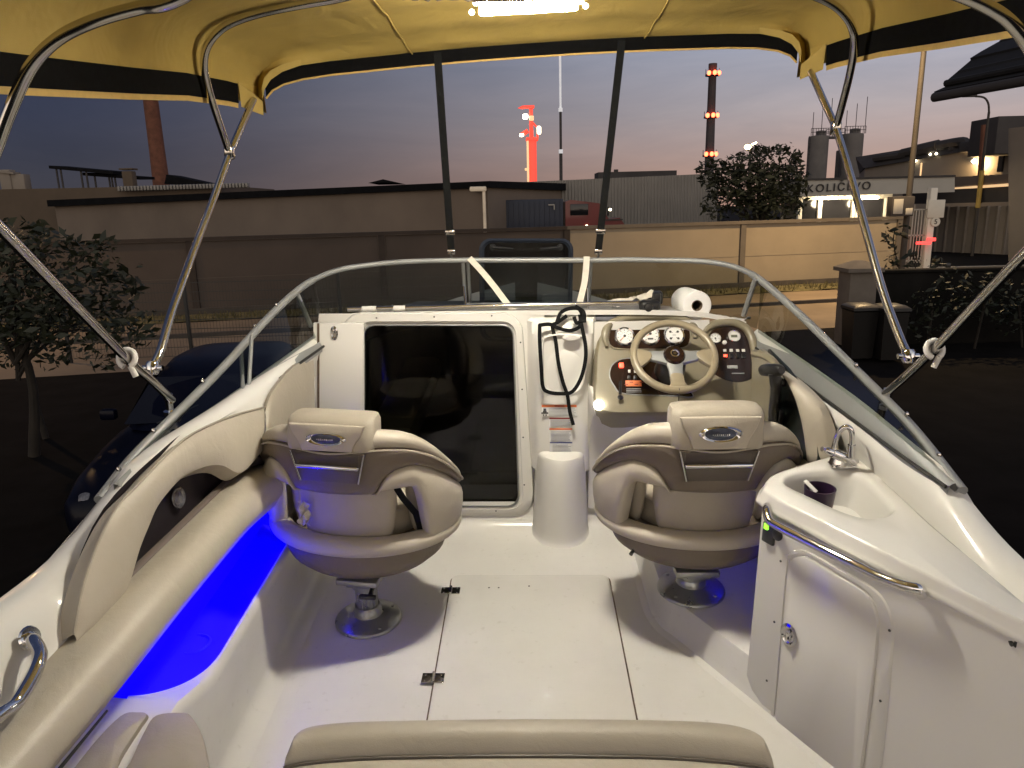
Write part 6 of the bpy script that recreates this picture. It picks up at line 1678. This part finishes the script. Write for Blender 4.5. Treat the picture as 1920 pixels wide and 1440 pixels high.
# factory block far right with roof pipes
fc = thing('factory_block', 'grey factory block with a dark sloping roof line and roof pipes', 'building', (40, 66, 0))
a, b = W(1615, 400, 66), W(1925, 400, 52)
za, zb_ = W(1615, 316, 66).z, W(1925, 262, 52).z
m = M(); m.loops([[V((a.x, a.y, 0)), V((b.x, b.y, 0)), V((b.x+6, b.y+14, 0)), V((a.x+6, a.y+14, 0))], [V((a.x, a.y, za)), V((b.x, b.y, zb_)), V((b.x+6, b.y+14, zb_)), V((a.x+6, a.y+14, za))]], 0, False, True); wobj('wall', m, FACT, fc)
za2, zb2 = W(1612, 292, 66).z, W(1925, 240, 52).z
m = M(); m.loops([[V((a.x-.3, a.y-.4, za)), V((b.x, b.y-.4, zb_)), V((b.x+6, b.y+14, zb_)), V((a.x+6, a.y+14, za))], [V((a.x, a.y+2, za2)), V((b.x, b.y+2, zb2)), V((b.x+6, b.y+14, zb2)), V((a.x+6, a.y+14, za2))]], 0, False, True); wobj('roof', m, FACTD, fc)
def onroof(px, py): t = (px-1612)/(1925-1612); y = 66+(52-66)*t; return W(px, py, y)
m = M()
m.tube(cat([onroof(1690, 288), onroof(1745, 276), onroof(1805, 266), onroof(1808, 276)], 16), .36, 8)
m.tube([onroof(1720, 283), onroof(1760, 274)], .5, 8); m.tube([onroof(1786, 270), onroof(1787, 282)], .3, 8); m.tube([onroof(1640, 297), onroof(1700, 290)], .3, 8)
wobj('roof_pipe', m, FACTD, fc)
m = M(); m.box(onroof(1845, 274), (2.4, 2, .7), bev=.05); m.box(onroof(1905, 256), (4.6, 3, 2.4), bev=.05); wobj('roof_plant', m, FACTD, fc)
for (x0_, y0_, x1_, y1_) in ((1745, 306, 1792, 322), (1860, 290, 1882, 322), (1796, 304, 1820, 322)):
    a_, b_ = onroof(x0_, y0_), onroof(x1_, y1_); c = (a_+b_)/2; m = M(); ang = math.atan2(-14, b.x-a.x)
    m.box(c+V((0, -.35, 0)), (abs(b_.x-a_.x)*.95, .2, abs(a_.z-b_.z)), rot=Matrix.Rotation(ang, 3, 'Z')); wobj('window', m, WINDK, fc)
m = M().box(onroof(1723, 318)+V((0, -.5, 0)), (.35, .1, 1.0), bev=.05); wobj('lit_slot', m, CREAML, fc)
m = M()
for (px, py, r) in ((1703, 303, .16), (1731, 291, .10), (1742, 290, .10)): m.lathe([(0, -r), (r, 0), (0, r)], onroof(px, py)+V((0, -1, 0)), (0, 0, 1), 10)
m.lathe([(0, -.2), (.2, 0), (0, .2)], onroof(1808, 304)+V((0, -1.2, 0)), (0, 0, 1), 10); wobj('wall_lamp', m, LAMPS, fc)
l = bpy.data.lights.new('factory_light', 'POINT'); l.energy = 420; l.color = (1, .66, .3); l.shadow_soft_size = .2
o = bpy.data.objects.new('factory_light', l); COL.objects.link(o); o.location = onroof(1808, 304)+V((0, -1.9, -.2))
# enclosed conveyor bridge right of the gatehouse
cb = thing('loading_canopy', 'long pinkish loading canopy right of the gatehouse fascia', 'canopy', (25, 41, 0))
m = M(); slabpx(m, 1788, 332, 350, 1910, 325, 342, 42, 38, 4); wobj('fascia', m, PLASTER, cb)
m = M(); slabpx(m, 1790, 352, 356, 1908, 343, 348, 41.9, 37.9, .5); wobj('light_strip', m, CREAML, cb)
m = M(); slabpx(m, 1745, 357, 382, 1908, 349, 378, 42.5, 38.5, 3); wobj('underside', m, FACTD, cb)
m = M(); slabpx(m, 1896, 240, 500, 1990, 230, 500, 36, 34, .2); tag(wobj('pale_building', m, FACT), 'pale building corner at the extreme right edge', 'building')
# right-hand street lamp with curved arm
b = W(1822, 482, 40); t = W(1838, 210, 40); sl4 = thing('street_lamp', 'slender street lamp with a curved arm and a yellow sleeve on the right', 'street lamp', V((b.x, 40, 0)))
zz = t.z; top_ = [V((b.x, 40, 0)), V((b.x, 40, zz*.5)), V((b.x, 40, zz)), W(1837, 196, 40), W(1832, 186, 40), W(1824, 182, 40), W(1812, 181, 40)]
wobj('pole', M().tube([V((b.x, 40, 0)), V((b.x, 40, zz*.5))]+[V((b.x, 40, zz))], [.085, .075, .06], 8), GALV, sl4)
x_ = b.x; dxp = x_-W(1838, 210, 40).x
wobj('curved_arm', M().tube(cat([V((x_, 40, zz))]+[p+V((dxp, 0, 0)) for p in top_[3:]], 18), .05, 8), GALV, sl4)
z0_, z1_ = W(1826, 390, 40).z, W(1833, 320, 40).z
wobj('sleeve', M().tube([V((b.x, 40, z0_)), V((b.x, 40, z1_))], .12, 8), YELP, sl4)
wobj('lamp_head', M().box(top_[-1]+V((dxp-.3, 0, .03)), (.7, .25, .12), bev=.04), FACTD, sl4)
b = W(1838, 330, 41); m = M().tube([V((b.x+.1, 41, W(1838, 345, 41).z-1)), W(1845, 234, 41)], [.16, .14], 8); tag(wobj('flue_pipe', m, BRICK), 'dark reddish flue pipe rising beside the curved street lamp', 'pipe')

# ---- dark blue car parked left of the boat
car = thing('parked_car', 'dark navy car parked in the shadow left of the boat', 'car', (-3.35, 8.4, 0))
def cpt(u, v, w):   # u along the car (0 = nose, towards us), v across, w up
    ax = V((-.05, 1, 0)).normalized(); ay = V((1, .05, 0)).normalized()
    return V((-3.35, 6.2, 0)) + ax*u + ay*v + V((0, 0, w))
st = [(0, .62, .25, .58), (.12, .74, .20, .70), (.5, .83, .19, .80), (1.1, .88, .19, .90), (1.5, .89, .19, .95), (2.2, .90, .2, .97), (3.2, .90, .2, .98), (3.9, .88, .22, .99), (4.25, .82, .3, .97), (4.4, .72, .4, .85)]
m = M(); ls = []
for u, hw, zb0, zt0 in st:
    l = []
    for k in range(20):
        t = 2*PI*k/20; cs, sn = math.cos(t), math.sin(t)
        l.append(cpt(u, math.copysign(abs(cs)**.45, cs)*hw, (zb0+zt0)/2+math.copysign(abs(sn)**.55, sn)*(zt0-zb0)/2))
    ls.append(l)
m.loops(ls, 0, True, True); wobj('body', m, CARB, car, 60)
m = M(); ls = []
for u, hw, z in ((1.25, .80, .90), (1.45, .78, 1.0), (2.05, .66, 1.38), (2.5, .62, 1.46), (3.2, .62, 1.45), (3.75, .66, 1.30), (4.2, .74, .95)): pass
rows = []
for z, u0, u1, hw in ((.93, 1.2, 4.28, .80), (1.15, 1.55, 4.1, .74), (1.36, 1.98, 3.85, .65), (1.44, 2.25, 3.6, .60), (1.465, 2.6, 3.3, .4)):
    rows.append([cpt((u0+u1)/2+(u1-u0)/2*math.copysign(abs(math.cos(t))**.6, math.cos(t)), hw*math.copysign(abs(math.sin(t))**.4, math.sin(t)), z) for t in frange(0, 2*PI*27/28, 28)])
m.loops(rows, 0, False, True); wobj('roof', m, CARB, car, 60)
m = M(); m.quad(cpt(1.30, -.66, .99), cpt(1.30, .66, .99), cpt(1.95, .58, 1.345), cpt(1.95, -.58, 1.345)); wobj('windscreen', m, WINDK, car)
for sx in (-1, 1):
    m = M(); m.quad(cpt(1.75, sx*.785, 1.0), cpt(3.9, sx*.785, 1.0), cpt(3.65, sx*.66, 1.36), cpt(2.15, sx*.66, 1.36)); wobj('side_window', m, WINDK, car)
    m = M().lathe([(.06, 0), (.09, .02), (.05, .05), (0, .055)], cpt(.12, sx*.52, .60), (0, -1, .2), 16); wobj('headlight', m, SPEAK, car)
    m = M().box(cpt(1.62, sx*.96, 1.02), (.17, .10, .12), bev=.03); wobj('wing_mirror', m, CARB, car)
    for u in (.85, 3.45):
        w_ = wobj('wheel', M().lathe([(.22, -.10), (.31, -.10), (.32, -.06), (.32, .06), (.31, .10), (.22, .10)], cpt(u, sx*.80, .32), (1, 0, 0), 24, cap0=True, cap1=True), RUBBER, car)
m = M()
for sx in (-.3, .3): m.tube([cpt(1.25, sx, 1.0), cpt(1.5, sx+.35, 1.12)], .008, 5)
wobj('wiper', m, BLACK, car)

# ================================================================ SKY, LIGHTS, CAMERA
w = bpy.data.worlds.new('World'); scene.world = w; w.use_nodes = True
N, L = w.node_tree.nodes, w.node_tree.links
bg = N['Background']; tc = N.new('ShaderNodeTexCoord'); sx = N.new('ShaderNodeSeparateXYZ')
L.new(tc.outputs['Generated'], sx.inputs['Vector'])
def ramp(cols):
    r = N.new('ShaderNodeValToRGB'); e = r.color_ramp.elements
    while len(e) > 1: e.remove(e[-1])
    e[0].position = cols[0][0]; e[0].color = tuple(cols[0][1])+(1,)
    for p, c in cols[1:]:
        k = e.new(p); k.color = tuple(c)+(1,)
    return r
mz = N.new('ShaderNodeMapRange'); mz.inputs['From Min'].default_value = -.02; mz.inputs['From Max'].default_value = .5
L.new(sx.outputs['Z'], mz.inputs['Value'])
mx_ = N.new('ShaderNodeMapRange'); mx_.inputs['From Min'].default_value = -.52; mx_.inputs['From Max'].default_value = .50; mx_.interpolation_type = 'SMOOTHSTEP'
L.new(sx.outputs['X'], mx_.inputs['Value'])
rl = ramp([(0, (.066, .058, .062)), (.12, (.052, .053, .070)), (.25, (.040, .047, .078)), (.45, (.032, .044, .088)), (1, (.03, .04, .08))])
rr_ = ramp([(0, (.52, .29, .21)), (.12, (.47, .325, .275)), (.25, (.43, .385, .40)), (.45, (.36, .41, .53)), (1, (.10, .12, .21))])
L.new(mz.outputs['Result'], rl.inputs['Fac']); L.new(mz.outputs['Result'], rr_.inputs['Fac'])
mm = N.new('ShaderNodeMix'); mm.data_type = 'RGBA'
L.new(mx_.outputs['Result'], mm.inputs['Factor']); L.new(rl.outputs['Color'], mm.inputs['A']); L.new(rr_.outputs['Color'], mm.inputs['B'])
# a little of the physical dusk sky underneath, sun just below the horizon
sky = N.new('ShaderNodeTexSky'); sky.sky_type = 'NISHITA'; sky.sun_disc = False; sky.sun_elevation = rad(-3.5); sky.sun_rotation = rad(60)
ad = N.new('ShaderNodeMix'); ad.data_type = 'RGBA'; ad.blend_type = 'ADD'; ad.inputs['Factor'].default_value = .02
L.new(mm.outputs['Result'], ad.inputs['A']); L.new(sky.outputs['Color'], ad.inputs['B'])
# bright fill added to the unseen sky behind the camera, for the shaded seat backs
my = N.new('ShaderNodeMapRange'); my.inputs['From Min'].default_value = .12; my.inputs['From Max'].default_value = -.75; my.interpolation_type = 'SMOOTHSTEP'
L.new(sx.outputs['Y'], my.inputs['Value'])
gl_ = ramp([(0, (1.45, 1.15, .88)), (.3, (1.35, 1.15, .95)), (.7, (.90, .84, .78)), (1, (.5, .5, .5))]); L.new(mz.outputs['Result'], gl_.inputs['Fac'])
ag = N.new('ShaderNodeMix'); ag.data_type = 'RGBA'
L.new(my.outputs['Result'], ag.inputs['Factor']); L.new(ad.outputs['Result'], ag.inputs['A']); L.new(gl_.outputs['Color'], ag.inputs['B'])
# thin uneven haze bands
mp = N.new('ShaderNodeMapping'); mp.inputs['Scale'].default_value = (1.6, 1.6, 9.0); L.new(tc.outputs['Generated'], mp.inputs['Vector'])
hz = N.new('ShaderNodeTexNoise'); hz.inputs['Scale'].default_value = 2.2; hz.inputs['Detail'].default_value = 6; hz.inputs['Roughness'].default_value = .62; hz.inputs['Distortion'].default_value = .5
L.new(mp.outputs['Vector'], hz.inputs['Vector'])
hr_ = ramp([(.30, (.90, .91, .93)), (.70, (1.12, 1.09, 1.07))]); L.new(hz.outputs['Fac'], hr_.inputs['Fac'])
hm = N.new('ShaderNodeMix'); hm.data_type = 'RGBA'; hm.blend_type = 'MULTIPLY'; hm.inputs['Factor'].default_value = 1
L.new(ag.outputs['Result'], hm.inputs['A']); L.new(hr_.outputs['Color'], hm.inputs['B'])
L.new(hm.outputs['Result'], bg.inputs['Color']); bg.inputs['Strength'].default_value = 1.0

cam = bpy.data.cameras.new('camera'); co = bpy.data.objects.new('camera', cam); COL.objects.link(co)
cam.sensor_width = 36; cam.lens = F/1920*36; cam.clip_start = .02; cam.clip_end = 3000
mw = Matrix((WR, WU, -WF)).transposed().to_4x4(); mw.translation = WC; co.matrix_world = mw
scene.camera = co
scene.view_settings.view_transform = 'Standard'; scene.view_settings.look = 'None'; scene.view_settings.exposure = 0
scene.render.engine = 'CYCLES'
scene.cycles.sample_clamp_indirect = 6; scene.cycles.max_bounces = 7; scene.cycles.transparent_max_bounces = 12
scene.cycles.use_denoising = True; scene.cycles.caustics_reflective = False; scene.cycles.caustics_refractive = False
